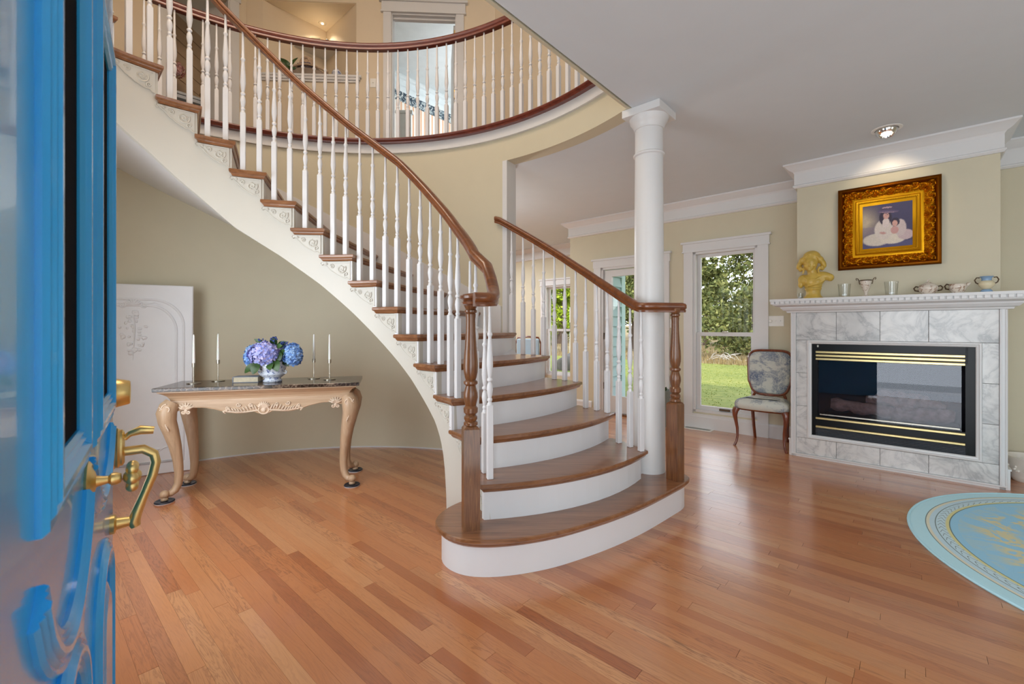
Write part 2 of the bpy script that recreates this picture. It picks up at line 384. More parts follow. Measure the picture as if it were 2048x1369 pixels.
    def mesh(s, name, mat, smooth=False):
        me = bpy.data.meshes.new(name); me.from_pydata(s.v, [], s.f)
        if mat: me.materials.append(mat)
        me.validate(); me.update()
        import bmesh
        b = bmesh.new(); b.from_mesh(me); bmesh.ops.recalc_face_normals(b, faces=b.faces); b.to_mesh(me); b.free()
        if smooth:
            me.polygons.foreach_set('use_smooth', [True]*len(me.polygons))
            me.set_sharp_from_angle(angle=radians(smooth if smooth is not True else 40))
        return me
def ob(name, mb, mat, parent=None, smooth=False, loc=None, rz=None, label=None, kind=None, rot=None):
    me = mb if isinstance(mb, bpy.types.Mesh) else mb.mesh(name, M[mat] if isinstance(mat, str) else mat, smooth)
    o = bpy.data.objects.new(name, me); COL.objects.link(o)
    if parent: o.parent = parent
    if loc: o.location = loc
    if rz is not None: o.rotation_euler.z = rz
    if rot: o.rotation_euler = rot
    if label: o['label'] = label
    if kind: o['kind'] = kind
    return o
def tag(o, label, cat, group=None):
    o['label'] = label; o['category'] = cat
    if group: o['group'] = group
    return o
def thing(name, label, cat, loc=(0, 0, 0), rz=0, group=None):
    o = bpy.data.objects.new(name, None); COL.objects.link(o); o.empty_display_size = .1
    o.location = loc; o.rotation_euler.z = rz; return tag(o, label, cat, group)
def struct(name, mb, mat, parent=None, house=True, smooth=False, loc=(0, 0, 0), rz=None, label=None):
    o = ob(name, mb, mat, parent, smooth, label=label)
    if not parent:
        o['kind'] = 'structure'; o.location = loc; o.rotation_euler.z = HA if (house and rz is None) else (rz or 0)
    return o
def copy(o, parent=None, loc=None, rz=None, label=None, group=None):
    c = o.copy(); COL.objects.link(c)
    if parent: c.parent = parent
    for ch in list(o.children): copy(ch, c)
    if loc: c.location = loc
    if rz is not None: c.rotation_euler.z = rz
    if label: c['label'] = label
    if group: c['group'] = group
    return c
def remesh(o, vox, it=2):
    m = o.modifiers.new('r', 'REMESH'); m.mode = 'VOXEL'; m.voxel_size = vox; m.use_smooth_shade = True
    if it: m2 = o.modifiers.new('s', 'SMOOTH'); m2.iterations = it; m2.factor = .5
    return o

CEIL = 2.77; F2 = 3.12; RISE = .195
CX, CY = -1.40, 2.07; CO = (CX, CY, 0); CU, CV = -2.424, .608       # stair centre, world and house
def pol(r, a, z=None):
    p = (r*cos(radians(a)), r*sin(radians(a))); return p if z is None else p+(z,)
def interp(x, tab):
    tab = sorted(tab)
    if x <= tab[0][0]: return tab[0][1]
    for (a, b), (c, d) in zip(tab, tab[1:]):
        if x <= c: return b+(d-b)*(x-a)/(c-a)
    return tab[-1][1]
RW = 2.46
# ------------------------------------------------------------------ floor and its planks
fl = struct('floor', MB().box(-9.2, 3.8, -3.0, 7.3, -.08, -.018), 'subfloor')
rows = []; fr = random.Random(3); W_ = .0572; k = 0; v = -1.6
def inview(u, v):
    x, y = hw(u, v); return y > 1.2 and abs(x/y) < 1.22
pl = []
while v < 7.2:
    u = -8.4-fr.random()
    while u < 3.4:
        L = fr.choice([.45, .6, .75, .9, 1.1, 1.35, 1.6])*fr.uniform(.9, 1.1); u1 = min(u+L, 3.5)
        pts = [hw(uu, v+W_/2) for uu in (u, (u+u1)/2, u1)]
        vis = any(p[1] > 1.3 and abs(p[0]/p[1]) < 1.2 for p in pts)
        mid = pts[1]; stair = False
        dd = hypot(mid[0]-CX, mid[1]-CY)
        if (dd > 2.6 and atan2(mid[1]-CY, mid[0]-CX) > radians(50) and mid[1] > 4.3 and v < 4.4): vis = False
        pl.append((mid[1] if vis else 99+fr.random(), u, u1, v)); u = u1+.0006
    v += W_
pl.sort(); near = pl[:300]; far = pl[300:]
shape = MB().stack([(-.5, -.5), (.5, -.5), (.5, .5), (-.5, .5)], [(-1, 0), (-.07, 0), (0, 0)])
pm = shape.mesh('plank', M['plank'])
def plank_box(mb, u0, u1, v0, dz):
    b = .0003; z = dz; vs = [(u0+b, v0+b, z-.015), (u1-b, v0+b, z-.015), (u1-b, v0+W_-b, z-.015), (u0+b, v0+W_-b, z-.015),
                             (u0+b, v0+b, z), (u1-b, v0+b, z), (u1-b, v0+W_-b, z), (u0+b, v0+W_-b, z)]
    mb.add(vs, [(4, 5, 6, 7), (0, 1, 5, 4), (1, 2, 6, 5), (2, 3, 7, 6), (3, 0, 4, 7)])
for _, u0, u1, v0 in near:
    o = bpy.data.objects.new('plank', pm); COL.objects.link(o); o.parent = fl
    o.location = ((u0+u1)/2, v0+W_/2, fr.uniform(-.0005, 0)); o.scale = (u1-u0-.0005, W_-.0005, .015)
mb = MB()
for _, u0, u1, v0 in far: plank_box(mb, u0, u1, v0, 0)
ob('far_planks', mb, 'plank', fl, kind='stuff')

# ------------------------------------------------------------------ ceiling slab with the round stair opening
BX0, BX1, BY0, BY1 = -9.2, 3.8, -3.0, 7.3
def ray(a):
    c, s = cos(radians(a)), sin(radians(a)); t = 1e9
    if c > 1e-9: t = min(t, (BX1-CU)/c)
    if c < -1e-9: t = min(t, (BX0-CU)/c)
    if s > 1e-9: t = min(t, (BY1-CV)/s)
    if s < -1e-9: t = min(t, (BY0-CV)/s)
    return (CU+t*c, CV+t*s)
A0 = degrees(math.acos((-1.48-CU)/RW)); A1 = 147.5-degrees(HA)
corner = [degrees(atan2(BY1-CV, BX0-CU))]
angs = sorted([A0+(A1-A0)*i/60 for i in range(61)]+corner)
bot = MB()
def slab(z0, z1):
    m = MB(); pts = [(CU+(RW+.04)*cos(radians(a)), CV+(RW+.04)*sin(radians(a))) for a in angs]; out = [ray(a) for a in angs]
    loop = [(-1.48, BY0), (BX1, BY0), (BX1, BY1), out[0]]
    m.prism([(-1.48, BY0), (BX1, BY0), (BX1, BY1), out[0], pts[0]], z0, z1)
    for i in range(len(angs)-1): m.prism([pts[i], out[i], out[i+1], pts[i+1]], z0, z1)
    m.prism([pts[-1], out[-1], (BX0, BY0), (CU-RW, BY0)], z0, z1)
    return m
struct('ceiling', slab(CEIL, CEIL+.03), 'ceiling')
struct('floor_upstairs', slab(F2-.03, F2-.002), 'subfloor')
# curved wall, fascia and trims (local to the stair centre)
wl = struct('wall_stair', MB().arc(RW, RW+.13, 57.7, 205, 0, F2-.03, 70), 'wall', house=False, loc=CO, smooth=30)
struct('wall_fascia', MB().arc(RW, RW+.13, A0+degrees(HA), 57.7, CEIL-.001, F2-.03, 20), 'wall', house=False, loc=CO, smooth=30)
struct('trim_1', MB().arc(RW-.014, RW, A0+degrees(HA), 147, F2-.125, F2-.045, 60).arc(RW-.024, RW, A0+degrees(HA), 147, F2-.137, F2-.122, 60), 'trim', house=False, loc=CO, smooth=30)
struct('trim_2', MB().box(-1.5, -1.48, BY0, CV+RW*sin(radians(A0)), CEIL-.002, F2-.03), 'wall')
struct('trim_3', MB().arc(RW-.004, RW+.15, 56.6, 57.75, 0, CEIL, 2), 'trim', house=False, loc=CO)
struct('baseboard_stair', MB().arc(RW-.006, RW, 58, 200, 0, .012, 60), 'trim', house=False, loc=CO)
crown_prof = [(0, 0), (-.10, 0), (-.10, -.014), (-.085, -.022), (-.06, -.05), (-.03, -.068), (-.02, -.085), (-.02, -.19), (-.03, -.198), (-.03, -.208), (-.018, -.222), (0, -.222)]
def arcpath(r, a0, a1, z, n): return [pol(r, a0+(a1-a0)*i/n, z) for i in range(n+1)]
struct('trim_4', MB().sweep(arcpath(RW+.13, 57.7, 80, CEIL, 10), [(-c, d) for c, d in crown_prof]), 'trim', house=False, loc=CO, smooth=25)
# ------------------------------------------------------------------ straight walls of the ground floor (house axes)
def wall_with_holes(x0, x1, y0, y1, z0, z1, holes):
    m = MB(); xs = x0
    for a, b, c, d in sorted(holes):
        if a > xs: m.box(xs, a, y0, y1, z0, z1)
        if c > z0: m.box(a, b, y0, y1, z0, c)
        if d < z1: m.box(a, b, y0, y1, d, z1)
        xs = b
    m.box(xs, x1, y0, y1, z0, z1); return m
VW = 5.55
struct('wall_back', wall_with_holes(-3.8, 3.8, VW, VW+.15, 0, CEIL, [(-3.27, -2.39, 0, 2.06), (-1.985, -1.275, .19, 2.14)]), 'wall')
struct('wall_return', MB().box(-3.8, -3.70, VW+.15, 6.85, 0, CEIL), 'wall')
struct('wall_dining', wall_with_holes(-9.2, -3.7, 6.85, 6.98, 0, CEIL, [(-5.27, -4.45, .30, 2.02)]), 'wall')
struct('wall_front', wall_with_holes(-9.2, 3.8, -.20, -.05, 0, CEIL, [DOOR_H, WIN_R, OPEN_L]), 'wall')
struct('wall_left', MB().box(-9.3, -9.2, -3, 7.3, 0, CEIL), 'wall')
struct('wall_right', wall_with_holes(-3.0, 7.3, 0, .12, 0, CEIL, [(1.3, 3.0, .5, 2.2)]).tf(Matrix.Translation((3.92, 0, 0))@Matrix.Rotation(pi/2, 4, 'Z')), 'wall')
struct('wall_breast', wall_with_holes(-.81, .51, 5.0, VW, 0, CEIL, [(-.71, .40, .19, 1.09)]), 'wall')
def crown_path(pts, name, prof=crown_prof, z=CEIL, mat='trim'):
    return struct(name, MB().sweep([(a, b, z) for a, b in pts], [(-c, d) for c, d in prof]), mat, smooth=25)
crown_path([(-3.8, 6.85), (-3.8, VW), (-.81, VW), (-.81, 5.0), (.51, 5.0), (.51, VW), (3.8, VW)], 'trim_5')
crown_path([(-9.2, 6.85), (-3.8, 6.85)], 'trim_6')
bprof = [(0, 0), (-.016, 0), (-.016, .13), (-.010, .15), (0, .155)]
def base(pts, name): struct(name, MB().sweep([(a, b, 0) for a, b in pts], [(-c, d) for c, d in bprof]), 'trim')
base([(-3.8, 6.85), (-3.8, VW), (-3.42, VW)], 'baseboard_left')
base([(-2.24, VW), (-2.10, VW)], 'baseboard_back'); base([(-1.20, VW), (-.81, VW), (-.81, 5.0)], 'baseboard_breast')
base([(.51, 5.0), (.51, VW), (3.8, VW)], 'baseboard_right')
# window 1
def sash(u0, u1, z0, z1, v, w=.035, d=.03):
    m = MB(); m.box(u0, u0+w, v, v+d, z0, z1); m.box(u1-w, u1, v, v+d, z0, z1)
    m.box(u0+w, u1-w, v, v+d, z0, z0+w); m.box(u0+w, u1-w, v, v+d, z1-w, z1); return m
def window(name, u0, u1, z0, z1, v, mid, casing=.11, apron=True):
    m = MB(); f = .03
    m.box(u0, u0+f, v-.005, v+.13, z0, z1); m.box(u1-f, u1, v-.005, v+.13, z0, z1); m.box(u0, u1, v-.005, v+.13, z1-f, z1); m.box(u0, u1, v-.005, v+.13, z0, z0+f)
    wn = struct(name, m, 'trim')
    s1 = ob('upper_sash', sash(u0+f, u1-f, mid-.02, z1-f, v+.075), 'trim', wn); s2 = ob('lower_sash', sash(u0+f, u1-f, z0+f, mid+.02, v+.035, .045), 'trim', wn)
    ob('pane', MB().box(u0+f+.03, u1-f-.03, v+.087, v+.091, mid, z1-f-.03), 'glass', s1)
    ob('pane', MB().box(u0+f+.03, u1-f-.03, v+.048, v+.052, z0+f+.03, mid), 'glass', s2)
    c = MB(); c.box(u0-casing, u0, v-.022, v, z0-.02, z1); c.box(u1, u1+casing, v-.022, v, z0-.02, z1)
    c.box(u0-casing-.01, u1+casing+.01, v-.026, v, z1, z1+.10); c.box(u0-casing-.03, u1+casing+.03, v-.045, v, z1+.10, z1+.125); c.box(u0-casing-.018, u1+casing+.018, v-.034, v, z1-.004, z1+.012)
    ob('casing', c, 'trim', wn)
    if apron:
        ob('apron', MB().box(u0-casing, u1+casing, v-.02, v, 0, z0-.02).box(u0-casing-.004, u1+casing+.004, v-.03, v, 0, .14), 'trim', wn)
    return wn
w1 = window('window_1', -1.985, -1.275, .19, 2.14, VW, 1.14)
ob('sash_lock', MB().bbox(-1.66, -1.60, VW+.02, VW+.06, 1.155, 1.175), 'silver', w1, label='small metal sash lock')
ob('sash_lift', MB().bbox(-1.69, -1.57, VW+.015, VW+.036, .228, .252).box(-1.68, -1.58, VW+.012, VW+.016, .234, .246), 'bronze', w1, label='dark bronze sash lift')
window('window_2', -5.27, -4.45, .30, 2.02, 6.85, 1.17, .10, False)
# garden door
d1 = struct('door_1', MB().box(-3.27, -3.24, VW-.005, VW+.13, 0, 2.06).box(-2.42, -2.39, VW-.005, VW+.13, 0, 2.06).box(-3.27, -2.39, VW-.005, VW+.13, 2.03, 2.06).box(-3.27, -2.39, VW-.005, VW+.15, 0, .02), 'trim')
ob('door_leaf', MB().box(-3.235, -3.12, VW+.03, VW+.07, .03, 2.02).box(-2.54, -2.425, VW+.03, VW+.07, .03, 2.02).box(-3.12, -2.54, VW+.03, VW+.07, .03, .26).box(-3.12, -2.54, VW+.03, VW+.07, 1.93, 2.02), 'trim', d1)
ob('pane', MB().box(-3.12, -2.54, VW+.048, VW+.052, .26, 1.93), 'glass', d1)
cz = MB(); u0, u1, z1, v_ = -3.27, -2.39, 2.06, VW
cz.box(u0-.11, u0, v_-.022, v_, 0, z1).box(u1, u1+.11, v_-.022, v_, 0, z1).box(u0-.12, u1+.12, v_-.026, v_, z1, z1+.10).box(u0-.14, u1+.14, v_-.045, v_, z1+.10, z1+.125)
ob('casing', cz, 'trim', d1)
for z_ in (.35, 1.05, 1.75): ob('hinge', MB().box(-3.245, -3.225, VW+.012, VW+.03, z_, z_+.09), 'bronze', d1, label='dark bronze hinge')
ob('threshold', MB().box(-3.27, -2.39, VW-.02, VW+.15, 0, .025), 'newel', d1, label='wooden threshold')

# ------------------------------------------------------------------ upstairs
DA = atan2(.055, .998)                                # diagonal upstairs wall
def dloc(X): return X/cos(DA)
def up_local(X, Y):                                    # world -> wall frame at (0, 5.761)
    x, y = X, Y-5.761; return (x*cos(DA)+y*sin(DA), -x*sin(DA)+y*cos(DA))
UL = (0, 5.761, 0)
uw = struct('wall_upstairs', wall_with_holes(-3.33, -.22, 0, .12, F2, 6.05, [(-3.13, -1.98, 4.375, 5.34), (-1.54, -.72, F2, 5.235)]), 'peach', house=False, loc=UL, rz=DA)
# triangular niche behind it
n0, n1, nd = -3.13, -1.98, .575
nm = MB(); mid = (n0+n1)/2
nm.prism([(n0-.02, .12), (n0, .0), (mid, nd), (mid, nd+.06)], 4.30, 5.42).prism([(mid, nd+.06), (mid, nd), (n1, .0), (n1+.02, .12)], 4.30, 5.42)
nm.prism([(n0, .01), (n1, .01), (mid, nd+.03)], 5.335, 5.40).prism([(n0, .01), (n1, .01), (mid, nd+.03)], 4.32, 4.372)
struct('wall_niche', nm, 'peach', house=False, loc=UL, rz=DA)
struct('trim_7', MB().bbox(n0-.07, n1+.07, -.045, .14, 4.375, 4.405).box(n0-.05, n1+.05, -.035, 0, 4.345, 4.375).box(n0-.04, n1+.04, -.02, 0, 4.32, 4.345), 'trim', house=False, loc=UL, rz=DA)
sh_ = MB(); sh_.prism([(mid-.33, .245), (mid-.27, .20), (mid+.27, .20), (mid+.33, .245), (mid, nd)], 4.955, 4.98).prism([(mid-.31, .265), (mid-.26, .215), (mid+.26, .215), (mid+.31, .265), (mid, nd)], 4.925, 4.955)
struct('trim_8', sh_, 'trim', house=False, loc=UL, rz=DA)
def casing_up(name, x0, x1, z1, y=-.022):
    c = MB().box(x0-.10, x0, y, 0, F2, z1).box(x1, x1+.10, y, 0, F2, z1).box(x0-.12, x1+.12, y-.004, 0, z1, z1+.13).box(x0-.15, x1+.15, y-.028, 0, z1+.13, z1+.16).box(x0-.13, x1+.13, y-.014, 0, z1-.004, z1+.014)
    c.box(x0-.005, x0+.012, 0, .14, F2, z1).box(x1-.012, x1+.005, 0, .14, F2, z1).box(x0, x1, 0, .14, z1-.02, z1).box(x0, x1, .05, .08, z1-.045, z1-.02)
    return c
d2 = struct('door_2', casing_up('c', -1.54, -.72, 5.235), 'trim', house=False, loc=UL, rz=DA)
lf = MB().box(0, .78, -.02, .02, F2+.01, 5.2).tf(Matrix.Translation((-.745, .15, 0))@Matrix.Rotation(radians(97), 4, 'Z'))
ob('door_leaf', lf, 'trim', d2)
for z_ in (3.35, 4.22, 5.0): ob('hinge', MB().box(-.752, -.728, .085, .135, z_, z_+.10), 'brass', d2, label='brass hinge')
struct('wall_upstairs_right', MB().box(0, 4.2, 0, .12, F2, 6.05), 'peach', house=False, loc=(-.22, 5.749, 0), rz=HA)
LW = (-3.32, 5.59, 0); LA = atan2(.745, .667)           # wall running toward the camera on the left
def lloc(t): return -t
lw = struct('wall_upstairs_left', wall_with_holes(-4.6, .0, 0, .12, F2, 6.05, [(-.80, -.20, F2, 5.235)]), 'peach', house=False, loc=LW, rz=LA)
d3 = struct('door_3', MB().box(-.90, -.80, -.02, 0, F2, 5.25).box(-.20, -.10, -.02, 0, F2, 5.25).box(-.80, -.785, 0, .14, F2, 5.235).box(-.215, -.20, 0, .14, F2, 5.235).box(-.92, -.08, -.024, 0, 5.235, 5.37), 'trim', house=False, loc=LW, rz=LA)
lf = MB().box(0, .30, -.018, .018, F2+.01, 5.2).tf(Matrix.Translation((-.205, .15, 0))@Matrix.Rotation(radians(125), 4, 'Z'))
dl = ob('door_leaf', lf, 'trim', d3)
kb = MB().lathe([(.012, 0), (.012, .03), (.028, .045), (.03, .06), (.02, .075), (.003, .08)], 0, 0, 12).tf(Matrix.Translation((-.36, .36, 4.09))@Matrix.Rotation(radians(35), 4, 'Z')@Matrix.Rotation(-pi/2, 4, 'Y'))
ob('door_knob', kb, 'brass', d3, True, label='brass door knob')
for z_ in (4.2, 5.0): ob('hinge', MB().box(-.214, -.196, .12, .15, z_, z_+.09), 'bronze', d3)
# rooms beyond
struct('ceiling_upstairs', MB().box(-8, 4.2, -5, 10.5, 6.05, 6.10), 'ceiling', house=False)
bd = struct('wall_bedroom', MB().box(-6.69, -6.57, 3.4, 8.6, F2, 5.56), 'striped')
ob('upper_paint', MB().box(-6.57, -6.565, 3.4, 8.6, 5.30, 5.50), 'bluewhite', bd, label='pale painted strip')
ob('wallpaper_border', MB().box(-6.57, -6.56, 3.4, 8.6, 5.13, 5.30), 'border', bd, label='blue and white floral border')
ob('crown', MB().sweep([(-6.57, 8.6, 5.56), (-6.57, 3.4, 5.56)], [(c*.8, d*.8) for c, d in crown_prof[:8]]), 'bluewhite', bd)
struct('wall_bedroom_far', MB().box(-6.6, -1.0, 8.6, 8.7, F2, 5.56), 'bluewhite')
struct('ceiling_bedroom', MB().box(-2.9, 2.6, .68, 5.2, 5.56, 5.60).box(-1.9, 2.6, .13, .68, 5.56, 5.60), 'bluewhite', house=False, loc=UL, rz=DA)
struct('wall_closet', MB().box(-2.2, 1.2, 1.15, 1.25, F2, 6.0), 'peach', house=False, loc=LW, rz=LA)
pc = struct('ceiling_closet', MB().box(-2.2, 1.2, .14, 1.2, 6.0, 6.03), 'plankceil', house=False, loc=LW, rz=LA)
for i in range(9):
    ob('plank', MB().box(0, .115, 0, 2.2, 0, .015).tf(Matrix.Translation((-1.6+i*.12, 1.13, F2+.7+i*.0))@Matrix.Rotation(radians(58), 4, 'Y')@Matrix.Rotation(0, 4, 'X')), 'plankceil', pc) if False else None
for i in range(10):
    p0 = Vector((-1.5+.0, 1.135, 5.9-i*.17)); p1 = Vector((.4, 1.135, 4.7-i*.17))
    d_ = (p1-p0).normalized(); n_ = Vector((-d_.z, 0, d_.x)); n_ = n_ if n_.z > 0 else -n_
    q = [p0, p1, p1+n_*.135, p0+n_*.135]
    if i < 6: ob('plank', MB().add([tuple(a) for a in q]+[tuple(a+Vector((0, .02, 0))) for a in q], [(0, 1, 2, 3), (7, 6, 5, 4), (0, 4, 5, 1), (2, 6, 7, 3), (1, 5, 6, 2), (3, 7, 4, 0)]), 'plankceil', pc)

# ------------------------------------------------------------------ fireplace
FV = 4.965; F0, F1 = -.85, .54
def hpt(u, v, z=0): x, y = hw(u, v); return (x, y, z)
fp = thing('fireplace', 'gas fireplace with veined white marble surround, white mantel and brass bars', 'fireplace', hpt(0, FV), HA)
# local: x=u, y=v-FV
mt = 1.358
tiles = []
xs = [-.81, -.50, -.195, .11, .50]
def tile(x0, x1, z0, z1): ob('marble_tile', MB().stack([(x0+.0012, z0+.0012), (x1-.0012, z0+.0012), (x1-.0012, z1-.0012), (x0+.0012, z1-.0012)], [(0, 0), (.012, 0), (.0135, .0015)]).tf(Matrix.Rotation(pi/2, 4, 'X')), 'marble', fp)
for a, b in zip(xs, xs[1:]): tile(a, b, 1.10, mt)
for a, b in zip(xs, xs[1:]): tile(a, b, .03, .18)
for a, b in ((.18, .48), (.48, .79), (.79, 1.10)): tile(-.81, -.72, a, b); tile(.41, .50, a, b)
ob('surround_backing', MB().box(-.85, -.72, .001, .035, 0, mt).box(.41, .54, .001, .035, 0, mt).box(-.72, .41, .001, .035, 0, .18).box(-.72, .41, .001, .035, 1.10, mt), 'greyslot', fp)
e = MB()
for a, b in ((-.85, -.81), (.50, .54)):
    s = 1 if a < 0 else -1; e.box(a, b, -.022, .002, 0, mt); x_ = b-.012 if a < 0 else a; e.bbox(x_, x_+.012, -.030, -.02, .03, mt, .003); x_ = a if a < 0 else b-.01; e.bbox(x_, x_+.01, -.028, -.02, .0, mt, .003)
e.box(-.85, .54, -.022, .002, 0, .03).bbox(-.85, .54, -.03, -.02, .018, .03, .003)
e.box(-.852, -.85, -.022, .035, 0, mt).box(.54, .542, -.022, .035, 0, mt)
ob('pilaster_trim', e, 'trim', fp)
ob('plinth_return', MB().box(.542, .556, -.012, .57, 0, .145).box(.542, .562, -.018, .57, .145, .158), 'trim', fp)
ob('plinth_return', MB().box(-.866, -.852, -.012, .10, 0, .145).box(-.872, -.852, -.018, .10, .145, .158), 'trim', fp)
# inset frame
fpro = [(0, 0), (0, .022), (-.006, .026), (-.014, .026), (-.018, .018), (-.028, .016), (-.034, .010), (-.034, 0)]
ifr = MB().sweep([(-.72, .183, 0), (.41, .183, 0), (.41, 1.10, 0), (-.72, 1.10, 0)], fpro, closed=True)
ifr.tf(Matrix.Rotation(pi/2, 4, 'X')); ob('inner_frame', ifr, 'trim', fp)
b0, b1, c0, c1 = -.686, .376, .217, 1.066
x = MB(); x.box(b0-.02, b1+.02, .40, .42, c0-.02, c1+.02).box(b0-.02, b0-.005, 0, .4, c0-.02, c1+.02).box(b1+.005, b1+.02, 0, .4, c0-.02, c1+.02).box(b0, b1, 0, .4, c1, c1+.02).box(b0, b1, 0, .4, c0-.02, c0)
ob('firebox', x, 'firebox', fp)
x = MB(); x.box(b0, b0+.045, .004, .03, c0, c1).box(b1-.055, b1, .004, .03, c0, c1).box(b0+.04, b1-.04, .004, .03, .93, c1-.0)
x.box(b0+.04, b1-.04, .006, .03, .30, .395)
ob('face_frame', x, 'black', fp)
gx0, gx1 = b0+.03, b1-.055
for i, z_ in enumerate((.99, .958, .926)): ob('brass_bar', MB().bbox(gx0, gx1, -.012, .006, z_-.009, z_+.011, .003), 'bar', fp)
for z_ in (.378, .300): ob('brass_bar', MB().bbox(gx0, gx1, -.012, .006, z_-.009, z_+.010, .003), 'bar', fp)
for i in range(6): ob('louver', MB().box(gx0, gx1, -.002, .022, 0, .004).tf(Matrix.Translation((0, 0, .279-.0125*i))@Matrix.Rotation(.5, 4, 'X')), 'louver', fp)
ob('louver_back', MB().box(gx0, gx1, .024, .03, c0, .29), 'greyslot', fp)
ob('fire_glass', MB().box(gx0+.02, gx1-.02, .028, .032, .39, .92), 'fireglass', fp)
ob('glass_rail', MB().box(gx0+.03, gx1-.03, .012, .026, .408, .418), 'silver', fp)
ob('badge', MB().box(b0+.04, b0+.052, -.0, .003, 1.035, 1.055), 'silver', fp)
lr = random.Random(5)
def log(p0, p1, r):
    m = MB(); P0, P1 = Vector(p0), Vector(p1); n = 10; path = []; rr = []
    for i in range(n+1):
        t = i/n; path.append(P0.lerp(P1, t)+Vector((0, lr.uniform(-.006, .006), lr.uniform(-.008, .008)))); rr.append(r*(1+.12*sin(i*1.7)+lr.uniform(-.08, .08))*(.8 if i in (0, n) else 1))
    m.tube(path, rr, 10); return m
for a, b, r in (((-.56, .16, .50), (-.08, .17, .47), .055), ((-.12, .15, .46), (.27, .13, .49), .06), ((-.22, .26, .62), (.12, .24, .60), .04), ((-.24, .16, .60), (.02, .12, .52), .032), ((.06, .14, .62), (-.06, .12, .52), .028), ((-.30, .22, .56), (.22, .22, .55), .04)):
    ob('log', log(a, b, r), 'log', fp, True)
ob('grate', MB().box(-.6, .3, .08, .30, .395, .41), 'black', fp)
# mantel
mp = [(0, 1.358), (-.03, 1.358), (-.034, 1.372), (-.055, 1.378), (-.075, 1.40), (-.078, 1.412), (-.11, 1.416), (-.13, 1.428), (-.132, 1.436)]
mpf = [(a, b) for a, b in mp]+[(0, 1.436)]
ms = MB().sweep([(-.85, .035, 0), (-.85, -.012, 0), (.54, -.012, 0), (.54, .035, 0)], [(c, d) for c, d in mpf][::1])
ms.v = [(a, b, c) for a, b, c in ms.v]
ob('mantel_moulding', MB().sweep([(-.85, .035, 0), (-.85, -.015, 0), (.54, -.015, 0), (.54, .035, 0)], [(-c, d) for c, d in mpf]), 'trim', fp, 25)
sx0, sx1, sy = -1.0, .69, -.165
ob('mantel_shelf', MB().box(sx0, sx1, sy, .04, 1.462, 1.484).box(sx0+.012, sx1-.012, sy+.014, .04, 1.434, 1.464), 'trim', fp)
dn = MB().bbox(0, .031, 0, .014, 1.437, 1.462, .002).mesh('dentil', M['trim'])
nd_ = 42
for i in range(nd_):
    o = ob('dentil', dn, None, fp, loc=(sx0+.004+i*(sx1-sx0-.008)/nd_+.003, sy, 0))
for j in range(5):
    for s_ in (sx0, sx1):
        o = ob('dentil', dn, None, fp, loc=(s_+(.014 if s_ == sx0 else 0), sy+.02+j*.038, 0), rz=pi/2)

# ------------------------------------------------------------------ column
px_, py_ = .985, 3.20
col_ = thing('column', 'tall round white column beside the bottom stair step', 'column', (px_, py_, 0), HA)
ob('shaft', MB().lathe([(.112, 0), (.112, .5), (.104, 1.4), (.097, 2.5), (.097, CEIL-.13)], seg=40), 'trim', col_, 30)
ob('base', MB().lathe([(.15, 0), (.15, .05), (.13, .06), (.135, .08), (.12, .10), (.112, .105)], seg=40), 'trim', col_, 30)
ob('astragal', MB().lathe([(.096, 2.44), (.108, 2.447), (.110, 2.456), (.103, 2.462), (.097, 2.468)], seg=40), 'trim', col_, 30)
ob('capital', MB().lathe([(.097, 2.63), (.103, 2.633), (.105, 2.643), (.108, 2.655), (.12, 2.675), (.131, 2.69), (.133, 2.705), (.136, 2.715)], seg=40), 'trim', col_, 30)
ob('abacus', MB().bbox(-.14, .14, -.14, .14, 2.715, CEIL-.001, .002), 'trim', col_)

# ------------------------------------------------------------------ staircase
TI = {2: 12, 3: 22, 4: 32, 5: 41.3, 6: 50.6, 7: 60, 8: 69, 9: 78.5, 10: 89, 11: 98.6, 12: 108, 13: 117.2, 14: 126.5, 15: 136.3, 16: 147.2, 17: 158}
TO = {2: 21.8, 3: 29.8, 4: 37.9, 5: 46.1, 6: 54.7, 7: 63.3, 8: 71.9, 9: 80.5, 10: 89}
for k in range(11, 18): TO[k] = TI[k]
RI = {2: 1.262, 3: 1.245, 4: 1.215}
SAG = {2: .13, 3: .12, 4: .10, 5: .075, 6: .045, 7: .02}
def ri(k): return RI.get(k, 1.2)
def rout(k): return RW+.035 if k <= 6 else RW-.002
def front(k, off=0.0, r0=None, r1=None):               # nosing line of tread k, shifted back by off
    a = Vector(pol(ri(k) if r0 is None else r0, TI[k])); b = Vector(pol(rout(k) if r1 is None else r1, TO[k])); n = 12 if k <= 7 else 2
    d = (b-a).normalized(); q = Vector((d.y, -d.x)); q = q if q.dot(Vector(pol(1, (TI[k]+TO[k])/2-90))) > 0 else -q; L = (b-a).length
    return [a+d*(L*i/n)+q*(SAG.get(k, 0)*4*(i/n)*(1-i/n)-off) for i in range(n+1)]
stc = thing('staircase', 'sweeping curved staircase with oak treads, white risers and carved brackets', 'staircase', CO)
tread_lv = lambda z: [(z, .005), (z-.005, 0), (z-.020, 0), (z-.026, .005), (z-.028, .011), (z-.036, .014), (z-.046, .022)]
